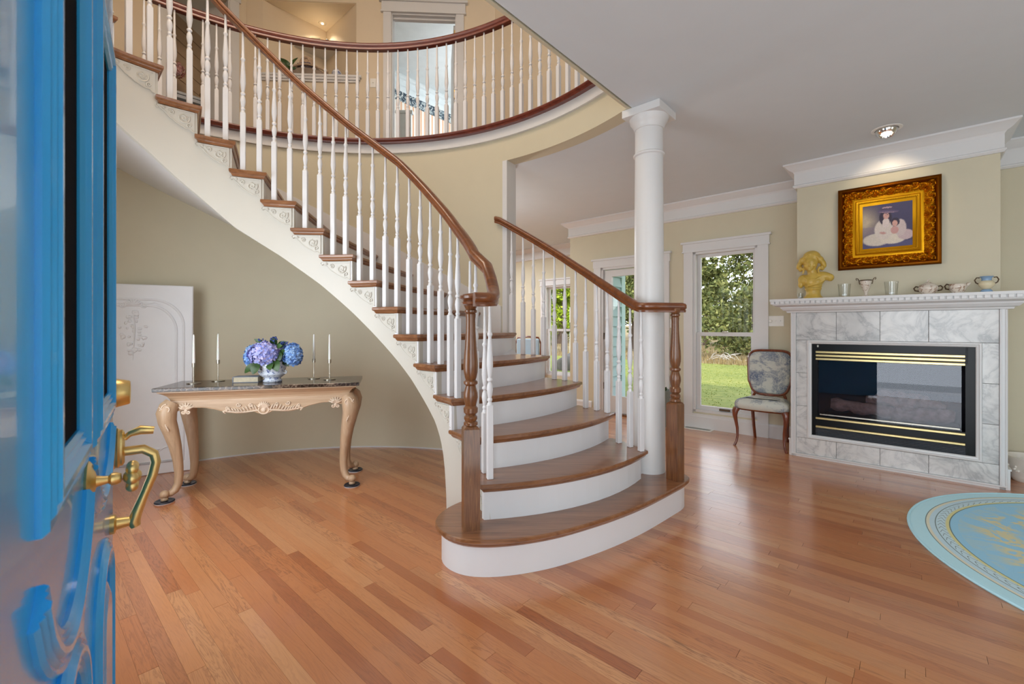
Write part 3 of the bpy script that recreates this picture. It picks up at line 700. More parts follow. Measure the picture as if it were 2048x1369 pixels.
for k in range(2, 17):
    z = k*RISE; fr_ = front(k); bk = front(k+1, .05) if k < 16 else None
    ro = rout(k); r_in = ri(k)
    if k < 16:
        a_i = TI[k+1]+2.0; a_o = TO[k+1]+1.0
        outer = [Vector(pol(ro, TO[k]+(a_o-TO[k])*j/4)) for j in range(1, 5)]
        rn = ri(k+1) if k < 4 else r_in
        inner = [Vector(pol(rn+(r_in-rn)*j/4, a_i+(TI[k]-a_i)*j/4)) for j in range(0, 4)]
        pts = fr_+outer+inner
    else:
        outer = [Vector(pol(ro, TO[k]+j*1.2)) for j in range(1, 4)]
        inner = [Vector(pol(r_in, TI[k]+j*1.2)) for j in (3, 2, 1)]; pts = fr_+outer+inner
    if k < 16: pts = [tuple(p) for p in pts]
    else: pts = [tuple(p) for p in pts]
    ob('tread', MB().stack(pts[::1], tread_lv(z)), 'tread', stc)
    if k >= 2:                                          # riser under the nosing
        rr0 = 1.236 if k > 3 else ri(k)+.035; rr1 = RW+.005 if k <= 6 else RW-.002
        f1 = front(k, .03, rr0, rr1); f2 = front(k, .055, rr0, rr1); z0 = (k-1)*RISE-.002
        ob('riser', MB().prism([tuple(p) for p in f1]+[tuple(p) for p in f2[::-1]], z0, z-.046), 'stairwhite', stc)
# first step, bull-nosed both ends (world coordinates shifted to the stair centre)
T1 = [(-.27, 2.66), (-.365, 2.54), (-.408, 2.43), (-.405, 2.32), (-.345, 2.215), (-.236, 2.146), (-.10, 2.135), (.049, 2.163), (.20, 2.215), (.332, 2.283), (.56, 2.425), (.776, 2.59), (.95, 2.75), (1.077, 2.872), (1.17, 2.96), (1.222, 3.05), (1.20, 3.13), (1.13, 3.17), (1.03, 3.20), (.95, 3.16), (.85, 3.06)]
T1 = [(a-CX, b-CY) for a, b in T1]
def smooth_poly(p, it=1):
    for _ in range(it):
        q = []
        for i in range(len(p)):
            a, b = p[i], p[(i+1) % len(p)]; q += [(.75*a[0]+.25*b[0], .75*a[1]+.25*b[1]), (.25*a[0]+.75*b[0], .25*a[1]+.75*b[1])]
        p = q
    return p
T1s = smooth_poly(T1, 2)
ob('tread', MB().stack(T1s, tread_lv(RISE)), 'tread', stc, label='wide bull-nosed bottom tread')
ob('riser', MB().stack(T1s, [(0, .032), (RISE-.045, .032)]), 'stairwhite', stc, 40, label='curved white riser of the bottom step')
ZB = [(12, -.02), (36.9, -.02), (37.0, .0), (37.3, .16), (38.2, .32), (39.4, .44), (41.2, .52), (43.6, .60), (47, .675), (51.2, .765), (55.5, .86), (60.5, .96), (70.9, 1.16), (80.5, 1.345), (91.2, 1.54), (104.2, 1.745), (117.5, 1.931), (127, 2.115), (133.3, 2.23), (139.4, 2.35), (148, 2.50), (152, 2.58)]
def ztop(a):
    k = max([j for j in TI if TI[j]+1.2 <= a and j <= 16], default=1)
    return k*RISE-.045
st_ = MB(); vs = []; cols = []
a = 13.0; aa = []
edges = sorted([TI[j]+1.2 for j in range(2, 17)])
while a <= 152: aa.append(a); a += 1.0
for e_ in edges: aa += [e_-.02, e_+.02]
aa += [37.0, 37.3, 37.7, 38.2, 38.8]; aa = sorted(set(aa))
def ris(a): return 1.236+max(0, (36-a))*.0016*2.2
for a in aa:
    zt = ztop(a); zb = min(interp(a, ZB), zt-.01); c_, s_ = cos(radians(a)), sin(radians(a)); r0 = ris(a); r1 = r0+.035
    vs += [(r0*c_, r0*s_, zb), (r1*c_, r1*s_, zb), (r1*c_, r1*s_, zt), (r0*c_, r0*s_, zt)]
n = len(aa); fs = [(4*i+j, 4*i+(j+1) % 4, 4*i+4+(j+1) % 4, 4*i+4+j) for i in range(n-1) for j in range(4)]+[(0, 1, 2, 3), (4*n-1, 4*n-2, 4*n-3, 4*n-4)]
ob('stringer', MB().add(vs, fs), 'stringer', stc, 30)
def stringer_out():
    m = MB()
    for k in range(2, 7): m.arc(RW-.02, RW+.004, TO[k]+1.0, TO[k+1]+1.0, .0 if k < 3 else (k-2)*RISE, k*RISE-.046, 4)
    return m
ob('outer_stringer', stringer_out(), 'stairwhite', stc, 30)
vs = []; sa = [38+j*1.9 for j in range(61)]
for a in sa:
    zi = interp(a, ZB)+.002; c_, s_ = cos(radians(a)), sin(radians(a)); zo = zi+.19 if a > 60 else zi+.19*(a-38)/22
    vs += [(1.245*c_, 1.245*s_, zi), ((RW-.001)*c_, (RW-.001)*s_, zo), ((RW-.001)*c_, (RW-.001)*s_, zo+.012), (1.245*c_, 1.245*s_, zi+.012)]
n = len(sa); fs = [(4*i+j, 4*i+(j+1) % 4, 4*i+4+(j+1) % 4, 4*i+4+j) for i in range(n-1) for j in range(4)]+[(0, 1, 2, 3), (4*n-1, 4*n-2, 4*n-3, 4*n-4)]
ob('soffit', MB().add(vs, fs), 'stairwhite', stc, 30)
# skirt board up the curved wall
vs = []; ka = [58+j*2 for j in range(45)]
inv = sorted([(TO[k], k) for k in TO])
for a in ka:
    kk = interp(a, inv); zz = kk*RISE+.17; c_, s_ = cos(radians(a)), sin(radians(a))
    vs += [((RW-.016)*c_, (RW-.016)*s_, zz-.34), (RW*c_, RW*s_, zz-.34), (RW*c_, RW*s_, zz), ((RW-.016)*c_, (RW-.016)*s_, zz)]
n = len(ka); fs = [(4*i+j, 4*i+(j+1) % 4, 4*i+4+(j+1) % 4, 4*i+4+j) for i in range(n-1) for j in range(4)]+[(0, 1, 2, 3), (4*n-1, 4*n-2, 4*n-3, 4*n-4)]
ob('skirt_board', MB().add(vs, fs), 'trim', stc, 30)
# carved brackets
def spiral(cx, cz, r, turns, start, n=22, shrink=.9):
    return [(cx+r*(1-shrink*i/n)*cos(start+turns*2*pi*i/n), cz+r*(1-shrink*i/n)*sin(start+turns*2*pi*i/n)) for i in range(n+1)]
def bracket(k):
    a0 = TI[k]+1.9; a1 = TI[k+1]+1.6; rr = ris((a0+a1)/2); L = radians(a1-a0)*rr; z = k*RISE-.048
    out = [(0, 0), (L, -.004), (L+.006, -.016), (L-.004, -.026), (L-.014, -.018), (L*.82, -.034), (L*.66, -.068), (L*.45, -.098), (L*.30, -.112), (L*.22, -.120), (L*.12, -.118), (L*.04, -.134), (0, -.134)]
    m = MB(); n = len(out)
    def W(s, zz, d):
        a = radians(a0)+s/rr; return ((rr-d)*cos(a), (rr-d)*sin(a), z+zz)
    vs = [W(s, q, .0) for s, q in out]+[W(s, q, .007) for s, q in out]
    m.add(vs, [tuple(range(n)), tuple(range(2*n-1, n-1, -1))]+[(i, (i+1) % n, n+(i+1) % n, n+i) for i in range(n)])
    m.tube([W(s, q, .008) for s, q in out[1:]], .0032, 5)
    m.tube([W(s, q, .008) for s, q in [(.012, -.012), (L*.8, -.014)]], .0022, 5)
    for cx, cz, r, t, st in ((L*.30, -.055, .036, 1.6, 2.6), (L*.62, -.036, .018, 1.4, .4), (L*.82, -.018, .008, 1, 1), (L*.14, -.095, .016, 1.2, -1)):
        m.tube([W(s, q, .0095) for s, q in spiral(cx, cz, r, t, st)], .0050, 5)
    for i in range(5): m.tube([W(L*.30+.02*cos(i*1.25), -.055+.02*sin(i*1.25), .009), W(L*.30+.034*cos(i*1.25+.5), -.055+.034*sin(i*1.25+.5), .006)], [.006, .002], 5)
    return m
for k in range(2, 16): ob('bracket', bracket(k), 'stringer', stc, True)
# landing edge behind the last tread
ob('landing', MB().arc(1.236, RW, 147.6, 158, F2-.30, F2-.003, 6), 'stairwhite', stc)

# ------------------------------------------------------------------ railings
def baluster(h, sqh, s=.017, top=.0075):
    m = MB(); m.bbox(-s, s, -s, s, 0, sqh, .003)
    t = h-sqh
    pr = [(.015, sqh-.004), (.0145, sqh+.008), (.010, sqh+.016), (.014, sqh+.024), (.014, sqh+.032), (.010, sqh+.038), (.0135, sqh+.055), (.0180, sqh+.085), (.0150, sqh+.11), (.0085, sqh+.125),
          (.0155, sqh+.133), (.0155, sqh+.142), (.0090, sqh+.15), (.0130, sqh+.17), (.0185, sqh+.215), (.0170, sqh+.26), (.0105, sqh+.36), (.0095, sqh+.372), (.0148, sqh+.382), (.0148, sqh+.39), (.0095, sqh+.40), (top, h-.03), (top, h)]
    m.lathe([(a, b) for a, b in pr if b <= h], seg=12); return m
rp_ = [(-.030, .002), (-.030, -.018), (-.022, -.026), (-.026, -.034), (-.024, -.046), (.024, -.046), (.026, -.034), (.022, -.026), (.030, -.018), (.030, .002), (.024, .012), (.012, .018), (0, .02), (-.012, .018), (-.024, .012)]
def circ_path(r, tab, a0, a1, n):
    out = []
    for i in range(n+1):
        a = a0+(a1-a0)*i/n; out.append(pol(r, a, interp(a, tab)-.02))
    return out
RL = [(20.3, 1.66), (33, 1.86), (45.9, 2.105), (62, 2.43), (81.4, 2.755), (98.4, 3.07), (113.4, 3.376), (121.7, 3.535), (126.5, 3.64), (136.3, 3.835), (147.2, 4.05), (152, 4.06)]
left = thing('inner_railing', 'long curved oak stair handrail with white balusters, coiled over the left newel', 'railing', CO)
pth = circ_path(1.268, RL, 152, 20.3, 90)
pth += [(1.265, .36, 1.56), (1.288, .27, 1.485), (1.303, .19, 1.425), (1.31, .12, 1.385), (1.304, .05, 1.367), (1.275, -.005, 1.362), (1.225, -.02, 1.362)]
pth = [Vector(p) for p in pth]
ob('handrail', MB().sweep(pth, rp_), 'rail', left, 50)
nl = (-.211-CX, 2.275-CY)
vc = (1.235, .165)
ob('volute_cap', MB().lathe([(.07, 1.330), (.084, 1.334), (.088, 1.345), (.080, 1.350), (.086, 1.356), (.098, 1.362), (.099, 1.374), (.09, 1.383), (.06, 1.388), (.0, 1.389)], vc[0], vc[1], 32), 'rail', left, 40)
NP = [(.036, .722), (.036, .735), (.028, .742), (.034, .752), (.034, .764), (.025, .774), (.036, .786), (.037, .808), (.028, .820), (.031, .835), (.037, .862), (.036, .885), (.029, .910), (.026, .922), (.036, .932), (.036, .944), (.026, .952), (.030, .962), (.036, .99), (.0375, 1.02), (.036, 1.06), (.030, 1.13), (.0255, 1.2), (.0245, 1.26), (.027, 1.286), (.024, 1.290), (.032, 1.297), (.032, 1.306), (.026, 1.312), (.031, 1.322), (.036, 1.332), (.036, 1.345)]
def newel(x, y, rot, parent, ztop):
    h = .0415; m = MB(); z0 = RISE
    pts = [(-h, -h), (h, -h), (h, h), (-h, h)]
    m.stack(pts, [(z0, 0), (.700, 0), (.712, .006), (.722, .02)])
    m.tf(Matrix.Rotation(rot, 4, 'Z')); m.tf(Matrix.Translation((x, y, 0)))
    m.lathe([(r, z) for r, z in NP], x, y, 28)
    return ob('newel_post', m, 'newel', parent, 35)
newel(nl[0], nl[1], radians(14), left, 1.345)
LB = [(16, 2), (20.6, 2), (24.6, 3), (28.6, 3), (33, 4), (37.5, 4), (42.8, 5), (48.1, 5), (52.9, 6), (57.9, 6), (63, 7), (67.9, 7), (72.9, 8), (77.8, 8), (82.9, 9), (87.3, 9), (91.8, 10), (96.6, 10), (101.5, 11), (106.3, 11), (110.7, 12), (115.4, 12), (120.2, 13), (125, 13), (129.6, 14), (134.5, 14), (139.2, 15), (144, 15), (148.6, 16), (151.5, 16)]
for i, (a, k) in enumerate(LB):
    r = 1.345 if k == 2 else 1.305 if k == 3 else 1.268
    zt = interp(a, RL)-.045 if a > 20.3 else (1.60 if a > 20 else 1.45)
    if k == 2: zt = 1.335; r = 1.33
    if k == 3: zt = min(zt, 1.62)
    z0 = k*RISE; h = zt-z0; p = pol(r, a)
    ob('baluster', baluster(h, h-.60 if i % 2 else h-.54 if h > .9 else .33), 'stairwhite', left, 40, loc=(p[0], p[1], z0), rz=radians(a))
# rail over the two treads at the volute
right = thing('outer_railing', 'short oak handrail with white turned balusters and oak newel beside the white column', 'railing', CO)
RR = [(22.8, 1.395), (24.5, 1.425), (27.1, 1.478), (32.1, 1.591), (38.5, 1.748), (45, 1.915), (51.6, 2.083), (58.8, 2.262)]
pth = circ_path(2.445, RR, 59.3, 23.2, 30)
pth += [(.86-CX, 2.985-CY, 1.368), (.90-CX, 2.965-CY, 1.366), (.96-CX, 2.965-CY, 1.366), (1.04-CX, 2.985-CY, 1.366), (1.15-CX, 3.01-CY, 1.366)]
ob('handrail', MB().sweep(pth, rp_), 'rail', right, 50)
ob('rail_cap', MB().lathe([(.024, 1.32), (.026, 1.332), (.022, 1.340), (.030, 1.348), (.030, 1.368), (.024, 1.378), (.0, 1.386)], 1.15-CX, 3.01-CY, 20), 'rail', right, 40)
ob('newel_collar', MB().lathe([(.028, 1.333), (.038, 1.338), (.036, 1.348), (.03, 1.352)], 1.10-CX, 3.0-CY, 20), 'newel', right, 40)
newel(1.10-CX, 3.0-CY, radians(38), right, 1.345)
RB = [(21.9, 2), (24.6, 2), (27.4, 2), (30.3, 3), (33.0, 3), (35.8, 3), (38.4, 4), (41.2, 4), (43.9, 4), (46.7, 5), (49.4, 5), (52.1, 5), (55.1, 6)]
for i, (a, k) in enumerate(RB):
    zt = interp(a, RR)-.05; z0 = k*RISE; h = zt-z0; p = pol(2.44, a)
    ob('baluster', baluster(h, h-.60 if h > .85 else h-.545), 'stairwhite', right, 40, loc=(p[0], p[1], z0), rz=radians(a))
# balcony
bal = thing('balcony_railing', 'curved upstairs balcony railing with red oak handrail and white balusters', 'railing', (CX, CY, F2))
aS, aE = A0+degrees(HA)+.2, 147
ob('handrail', MB().sweep([pol(2.45, aE+(aS-aE)*i/70, .96) for i in range(71)], [(a*1.05, b*1.15) for a, b in rp_]), 'railred', bal, 50)
ob('nosing', MB().sweep([pol(2.445, aE+(aS-aE)*i/70, 0) for i in range(71)], [(.05, 0), (.058, -.008), (.058, -.02), (.05, -.028), (.045, -.032), (.04, -.045), (-.05, -.045), (-.05, 0)]), 'railred', bal, 50, label='red oak edge board')
bm_ = baluster(.925, .30).mesh('baluster', M['stairwhite'], 40)
a = 50.3
while a-2.426 > aS: a -= 2.426
while a < aE:
    p = pol(2.45, a); ob('baluster', bm_, None, bal, loc=(p[0], p[1], .0), rz=radians(a)); a += 2.426

# ------------------------------------------------------------------ console table
TR = radians(15.6); TP = (-1.875, 3.44)
tb = thing('console_table', 'long pickled-wood console table with carved cabriole legs and dark marble top', 'table', (TP[0], TP[1], 0), TR)
TW, TD = .67, .235
ob('marble_top', MB().stack([(-TW, -TD), (TW, -TD), (TW, TD), (-TW, TD)], [(.774, .004), (.777, 0), (.797, 0), (.80, .003)]), 'darkmarble', tb, label='dark brown veined marble slab')
rim = MB().stack([(-TW+.03, -TD+.025), (TW-.03, -TD+.025), (TW-.03, TD-.02), (-TW+.03, TD-.02)], [(.774, -.008), (.764, -.008), (.760, 0), (.752, .014), (.735, .034), (.715, .046), (.700, .050), (.690, .046)])
ob('cornice', rim, 'pickled', tb)
def apron_z(t):                                        # lower edge, t in -1..1
    a = abs(t); return interp(a, [(0, .578), (.06, .585), (.12, .604), (.2, .594), (.3, .592), (.42, .602), (.55, .628), (.68, .645), (.82, .648), (1, .62)])
ax = TW-.10; n = 60; vs = []
for i in range(n+1):
    t = -1+2*i/n; x_ = t*ax; z_ = apron_z(t); vs += [(x_, -TD+.072, z_), (x_, -TD+.098, z_), (x_, -TD+.098, .695), (x_, -TD+.072, .695)]
fs = [(4*i+j, 4*i+(j+1) % 4, 4*i+4+(j+1) % 4, 4*i+4+j) for i in range(n) for j in range(4)]+[(0, 1, 2, 3), (4*n+3, 4*n+2, 4*n+1, 4*n)]
apm = MB().add(vs, fs); apm.tube([(-ax+2*ax*i/n, -TD+.071, apron_z(-1+2*i/n)+.006) for i in range(n+1)], .004, 6)
apm.box(-ax, ax, TD-.095, TD-.07, .64, .695).box(-ax-.03, -ax-.005, -TD+.09, TD-.09, .63, .695).box(ax+.005, ax+.03, -TD+.09, TD-.09, .63, .695)
ob('apron', apm, 'pickled', tb, 30)
def leg_path(sx, sy):
    pts = [(-.005, .69, .030), (.012, .66, .038), (.022, .62, .040), (.018, .56, .037), (.000, .48, .034), (-.018, .38, .030), (-.030, .28, .027), (-.036, .18, .026), (-.032, .11, .026), (-.018, .070, .025), (.004, .052, .022), (.022, .052, .016)]
    return pts
def cab_leg(cx, cy, sx, sy):
    m = MB(); P = [(a, b, c*(1.05+.55*max(0, min(1, (b-.12)/.5)))) for a, b, c in leg_path(sx, sy)]; path = [(cx+sx*p[0], cy+sy*p[0]*.8, p[1]) for p in P]
    m.tube(path, [p[2] for p in P], 8, up=(sx*.7, -sy*.7, 0)); 
    kx, ky = cx+sx*.030, cy+sy*.026
    m.blob((kx, ky, .056), (.030, .028, .028), 14, 8); m.lathe([(.020, .014), (.023, .018), (.021, .032), (.016, .036)], kx, ky, 16)
    ax_ = (sx*.7, -sy*.7, 0)
    return m
def carve_leg(cx, cy, sx, sy):
    m = MB(); y0 = cy+sy*.064
    c = spiral(cx+sx*.004, .655, .034, 1.5, pi/2 if sx > 0 else pi/2)
    m.tube([(a if sx < 0 else 2*(cx+sx*.004)-a, y0, b) for a, b in c], .0045, 5)
    for i in range(9):
        z_ = .66-.018*i; xx = cx+sx*(.046-.0016*i*i*.25-.002*i); m.tube([(xx, y0*.97+cy*.03, z_+.01), (xx-sx*.010, y0, z_-.004), (xx-sx*.012, y0-sy*.003, z_-.020)], [.0045, .0045, .001], 5)
    return m
for sx in (-1, 1):
    for sy in (-1, 1):
        cx, cy = sx*(TW-.085), sy*(TD-.075)
        l = ob('leg', cab_leg(cx, cy, sx, sy), 'pickledz', tb, 60)
        ob('carved_scroll', carve_leg(cx, cy, sx, sy), 'carve', l, True)
        q = (TP[0]+cos(TR)*(cx+sx*.03)-sin(TR)*(cy+sy*.026), TP[1]+sin(TR)*(cx+sx*.03)+cos(TR)*(cy+sy*.026))
        lab = {(-1, -1): 'front left', (1, -1): 'front right', (-1, 1): 'back left', (1, 1): 'back right'}[(sx, sy)]
        cs = thing('furniture_slider', 'navy round furniture slider under the %s leg of the console table' % lab, 'furniture slider', q+(0,), 0, 'sliders under the console table legs')
        ob('cup', MB().lathe([(.058, .005), (.060, .009), (.056, .014), (.045, .014), (.042, .0125), (.0, .0125)], seg=28), 'coaster', cs, 30)
        ob('felt_pad', MB().lathe([(.055, 0), (.057, .001), (.057, .005), (.055, .0055)], seg=28), 'felt', cs, 30)
y0 = -TD+.070; cm = MB(); sc_ = 1.0
for s_ in (-1, 1):                                       # acanthus spray either side of the centre shell
    for i in range(12):
        x_ = s_*(.045+.0185*i); z_ = .632-.0020*i+.008*sin(i*.9); L_ = .036-.0016*i
        cm.tube([(x_, y0, z_-L_*.5), (x_+s_*.008, y0-.005, z_), (x_+s_*.019, y0, z_+L_*.55)], [.0045, .0065, .002], 5)
    cm.tube([(s_*(.03+.23*i/14), y0, .612-.012*sin(i/14*pi)+.004*i/14) for i in range(15)], .0055, 5)
    for cx_, cz_, r_ in ((.165, .655, .016), (.085, .652, .014), (.235, .636, .013)): cm.tube([(s_*a, y0-.002, b) for a, b in spiral(cx_, cz_, r_, 1.4, 3)], .0045, 5)
for i in range(9):
    a = pi/2+(i-4)*.32; cm.tube([(.012*cos(a), y0, .628), (.030*cos(a), y0-.008, .628+.026*sin(a)), (.042*cos(a), y0-.001, .632+.040*sin(a))], [.005, .0075, .004], 5)
cm.tube([(.034*cos(a*.3), y0, .612+.030*sin(a*.3)) for a in range(22)], .0055, 5); cm.blob((0, y0, .612), (.017, .009, .018), 10, 6)
ob('apron_carving', cm, 'carve', tb, True)
for s_ in (-1, 1):
    cm = MB(); c0 = s_*(ax-.075)
    for i in range(7):
        a = pi/2+(i-3)*.42; cm.tube([(c0, y0, .640), (c0+.022*cos(a), y0-.008, .640+.022*sin(a)), (c0+.052*cos(a), y0, .643+.044*sin(a))], [.006, .009, .003], 5)
    for t_ in (-1, 1): cm.tube([(c0+t_*a, y0, b) for a, b in spiral(.016, .618, .015, 1.3, 2)], .0055, 5)
    cm.blob((c0, y0, .630), (.012, .008, .02), 8, 6)
    ob('palmette_carving', cm, 'carve', tb, True)
# things on the table
def candlestick(x, y, lab, lab2, hs, hc):
    t = thing('candlestick', lab, 'candlestick', (x, y, .8), 0, 'candlesticks on the console table')
    ob('base', MB().lathe([(.044, 0), (.046, .002), (.046, .005), (.040, .0065), (.008, .008), (.006, .012), (.0, .012)], seg=28), 'silver', t, 30)
    ob('stem', MB().lathe([(.0042, .011), (.0042, hs-.03)], seg=10), 'silver', t, True)
    ob('cup', MB().lathe([(.004, hs-.032), (.012, hs-.030), (.0125, hs), (.0105, hs), (.0105, hs-.02), (0, hs-.02)], seg=18), 'silver', t, 30)
    c = thing('taper_candle', lab2, 'candle', (x, y, .8+hs-.019), 0, 'taper candles in the candlesticks')
    ob('wax', MB().lathe([(.0098, 0), (.0098, .03), (.008, hc*.6), (.006, hc*.95), (.003, hc), (0, hc+.002)], seg=14), 'candle', c, True)
    ob('wick', MB().lathe([(.0006, hc), (.0006, hc+.010)], seg=5), 'black', c)
candlestick(-2.378, 3.325, 'leftmost slim nickel candlestick, near the table left end', 'white taper candle in the leftmost candlestick', .152, .232)
candlestick(-2.295, 3.475, 'nickel candlestick between the leftmost one and the book', 'white taper candle just left of the grey book', .165, .222)
candlestick(-1.62, 3.64, 'nickel candlestick nearest the right side of the flower bowl', 'white taper candle nearest right of the hydrangeas', .162, .22)
candlestick(-1.465, 3.575, 'rightmost slim nickel candlestick on the marble top', 'white taper candle farthest right on the table', .162, .22)
bk_ = thing('book', 'closed grey hardback book lying flat left of the flower bowl', 'book', (-2.03, 3.43, .801), radians(12))
ob('pages', MB().box(-.088, .082, -.056, .056, .003, .040), 'paper', bk_, label='cream page edges')
ob('cover', MB().box(-.092, .086, -.060, .060, 0, .0035).box(-.092, .086, -.060, .060, .0395, .043).stack([(-.092, -.06), (-.086, -.06), (-.086, .06), (-.095, .045), (-.097, 0), (-.095, -.045)], [(0.001, 0), (.042, 0)]), 'bookcover', bk_)
vs_ = thing('flower_bowl', 'blue and white porcelain footed bowl holding hydrangeas on the table', 'bowl', (-1.845, 3.43, .8))
ob('body', MB().lathe([(.062, 0), (.066, .004), (.068, .012), (.058, .02), (.056, .028), (.060, .034), (.075, .045), (.086, .054), (.092, .062), (.086, .070), (.080, .078), (.090, .095), (.098, .118), (.096, .138), (.088, .152), (.090, .158), (.084, .158), (.08, .14), (.07, .06), (0, .05)], seg=36), 'chinoise', vs_, 50)
for s_ in (-1, 1):
    ob('handle', MB().tube([(s_*.085, 0, .068), (s_*.104, 0, .066), (s_*.108, 0, .080), (s_*.096, 0, .088)], .006, 6), 'chinoise', vs_, True)
bq = thing('hydrangea_bouquet', 'bouquet of blue and lilac hydrangeas with dark leaves in the porcelain bowl', 'flowers', (-1.845, 3.43, .93))
br = random.Random(4)
def florets(m, c, rad, nfl, size, rnd):
    for i in range(nfl):
        u_ = rnd.uniform(-1, 1); ph = rnd.uniform(0, 2*pi); s = sqrt(1-u_*u_); d = Vector((s*cos(ph), s*sin(ph), u_))
        if d.z < -.75: continue
        p = Vector(c)+Vector((d.x*rad[0], d.y*rad[1], d.z*rad[2]))*rnd.uniform(.84, 1.10)
        q = d.to_track_quat('Z', 'Y').to_matrix(); a0 = rnd.uniform(0, pi/2); tilt = rnd.uniform(.1, .5)
        for k in range(4):
            a = a0+k*pi/2; sz = size*rnd.uniform(.8, 1.15)
            e1 = Vector((cos(a), sin(a), 0)); e2 = Vector((-sin(a), cos(a), 0))
            P = [Vector((0, 0, 0)), e1*sz*.55+e2*sz*.48+Vector((0, 0, sz*tilt*.4)), e1*sz*1.05+Vector((0, 0, sz*tilt)), e1*sz*.55-e2*sz*.48+Vector((0, 0, sz*tilt*.4))]
            m.add([p+q@v for v in P], [(0, 1, 2, 3)])
for c, rad, mt_, lb in (((-.035, -.05, .085), (.105, .085, .085), 'lilacpetal', 'large lilac-blue flower head'), ((-.16, .02, .060), (.062, .06, .085), 'bluepetal', 'blue flower head'), ((.155, .0, .075), (.062, .06, .085), 'bluepetal', 'pale blue flower head'), ((.03, .08, .07), (.08, .07, .08), 'bluepetal', None)):
    m = MB(); florets(m, c, rad, int(1150*rad[0]*rad[2]/.0089*.35), .0225, br); m.blob(c, [q*.85 for q in rad], 12, 8)
    ob('flower_head', m, mt_, bq, label=lb)
def leaf(m, base, tip, wid, up=(0, 0, 1), curl=.15):
    B, T_ = Vector(base), Vector(tip); d = T_-B; s = d.cross(Vector(up)).normalized()*wid; nn = s.cross(d).normalized(); L = d.length
    rows_ = []
    for i in range(7):
        t = i/6; w_ = sin(pi*min(1, t*.92+.06))**.8; c = B+d*t+nn*L*curl*sin(pi*t); rows_.append((c-s*w_+nn*.12*wid, c, c+s*w_+nn*.12*wid))
    vs = [p for r_ in rows_ for p in r_]; fs = []
    for i in range(6):
        for j in range(2): fs.append((3*i+j, 3*i+j+1, 3*i+4+j, 3*i+3+j))
    m.add(vs, fs)
LV = [((-.08, -.07, .02), (-.16, -.09, -.055), .026), ((-.05, -.10, .02), (-.075, -.13, -.06), .034), ((.03, -.08, .02), (.055, -.13, -.03), .028), ((.06, -.07, .04), (.10, -.11, -.04), .034), ((.05, -.03, .10), (.085, -.07, .02), .045), ((.06, 0, .06), (.13, -.05, .12), .030),
      ((-.04, .02, .14), (-.13, -.02, .20), .020), ((.0, .02, .14), (.035, -.01, .22), .036), ((.03, .02, .13), (.11, 0, .18), .026), ((.05, -.04, .14), (.105, -.06, .15), .022), ((.08, .0, .04), (.14, -.03, -.01), .02), ((-.1, -.05, .03), (-.155, -.03, -.05), .024)]
for b, t, wd in LV:
    m = MB(); leaf(m, b, t, wd, up=(0, -1, .3)); ob('leaf', m, 'leaf', bq, True)
for cx_, cz_ in ((-.065, .18), (.02, .195), (.10, .155)):
    m = MB()
    for i in range(11): m.blob((cx_+br.uniform(-.028, .028), -.02+br.uniform(-.02, .02), cz_+br.uniform(-.016, .02)), .0062, 7, 5)
    m.tube([(cx_*.6, 0, .05), (cx_, -.01, cz_)], .002, 5); ob('berry_cluster', m, 'berry', bq, True, label='navy berry cluster')

# ------------------------------------------------------------------ leaning white panel
pn = thing('wall_panel', 'tall white arched panel with carved floral relief leaning behind the table', 'panel', (-3.10, 3.64, 0), radians(29))
pw, ph_ = .40, 1.575
lean = Matrix.Rotation(radians(-2.2), 4, 'X')
pm_ = MB().stack([(-pw, 0), (pw, 0), (pw, ph_), (-pw, ph_)], [(0, 0), (.035, 0), (.040, .006)]).tf(Matrix.Rotation(pi/2, 4, 'X')).tf(lean)
ob('board', pm_, 'panelwhite', pn)
def arch(w_, z0, z1, zs):
    p = [(-w_, z0)]; p += [(-w_, zs)]
    for i in range(1, 13): a = pi-i*pi/2/12; p.append((-w_*.35+w_*.65*cos(a)*1.0, zs+(z1-zs)*sin(a)))
    p += [(w_*.35-w_*.65*cos(pi-pi/2+i*pi/2/12)*-1 if False else w_*.35+w_*.65*cos(pi/2-i*pi/2/12), zs+(z1-zs)*sin(pi/2-i*pi/2/12)) for i in range(0, 13)]
    p += [(w_, z0)]; return p
am = MB()
for w_, z1 in ((.335, 1.45), (.285, 1.40)):
    pth = arch(w_, .10, z1, z1-.22); am.sweep([(a, b, .041) for a, b in pth], [(-.010, 0), (-.008, .007), (0, .010), (.008, .007), (.010, 0)], closed=True)
am.tf(Matrix.Rotation(pi/2, 4, 'X')).tf(lean); ob('arched_moulding', am, 'panelwhite', pn, 40)
fm = MB(); frn = random.Random(8)
for i in range(7):
    a = pi/2+(i-3)*.40; fm.tube([(0, -.046, 1.40), (.03*cos(a), -.052, 1.40+.03*sin(a)), (.06*cos(a), -.045, 1.41+.045*sin(a))], [.005, .009, .004], 6)
for s_ in (-1, 1): fm.tube([(s_*a, -.046, b) for a, b in spiral(.07, 1.40, .025, 1.5, 2)], .006, 6); fm.tube([(s_*.09, -.046, 1.41), (s_*.14, -.05, 1.425), (s_*.19, -.045, 1.40)], [.006, .005, .002], 6)
for i in range(46):
    z_ = frn.uniform(1.0, 1.36); w_ = .09*sin(max(0, (z_-.98)/.4*pi))*.9+.012; x_ = frn.uniform(-w_, w_)
    fm.blob((x_, -.043, z_), (frn.uniform(.008, .018), .009, frn.uniform(.008, .018)), 7, 5)
fm.tube([(0, -.045, 1.36), (.01, -.048, 1.2), (0, -.045, .95)], [.004, .006, .002], 6)
for s_ in (-1, 1):
    fm.tube([(s_*(.03+.2*i/10), -.045, .20+.02*sin(i*.8)) for i in range(11)], [.008-.0005*i for i in range(11)], 6); fm.blob((s_*.16, -.045, .205), (.025, .008, .012), 8, 5)
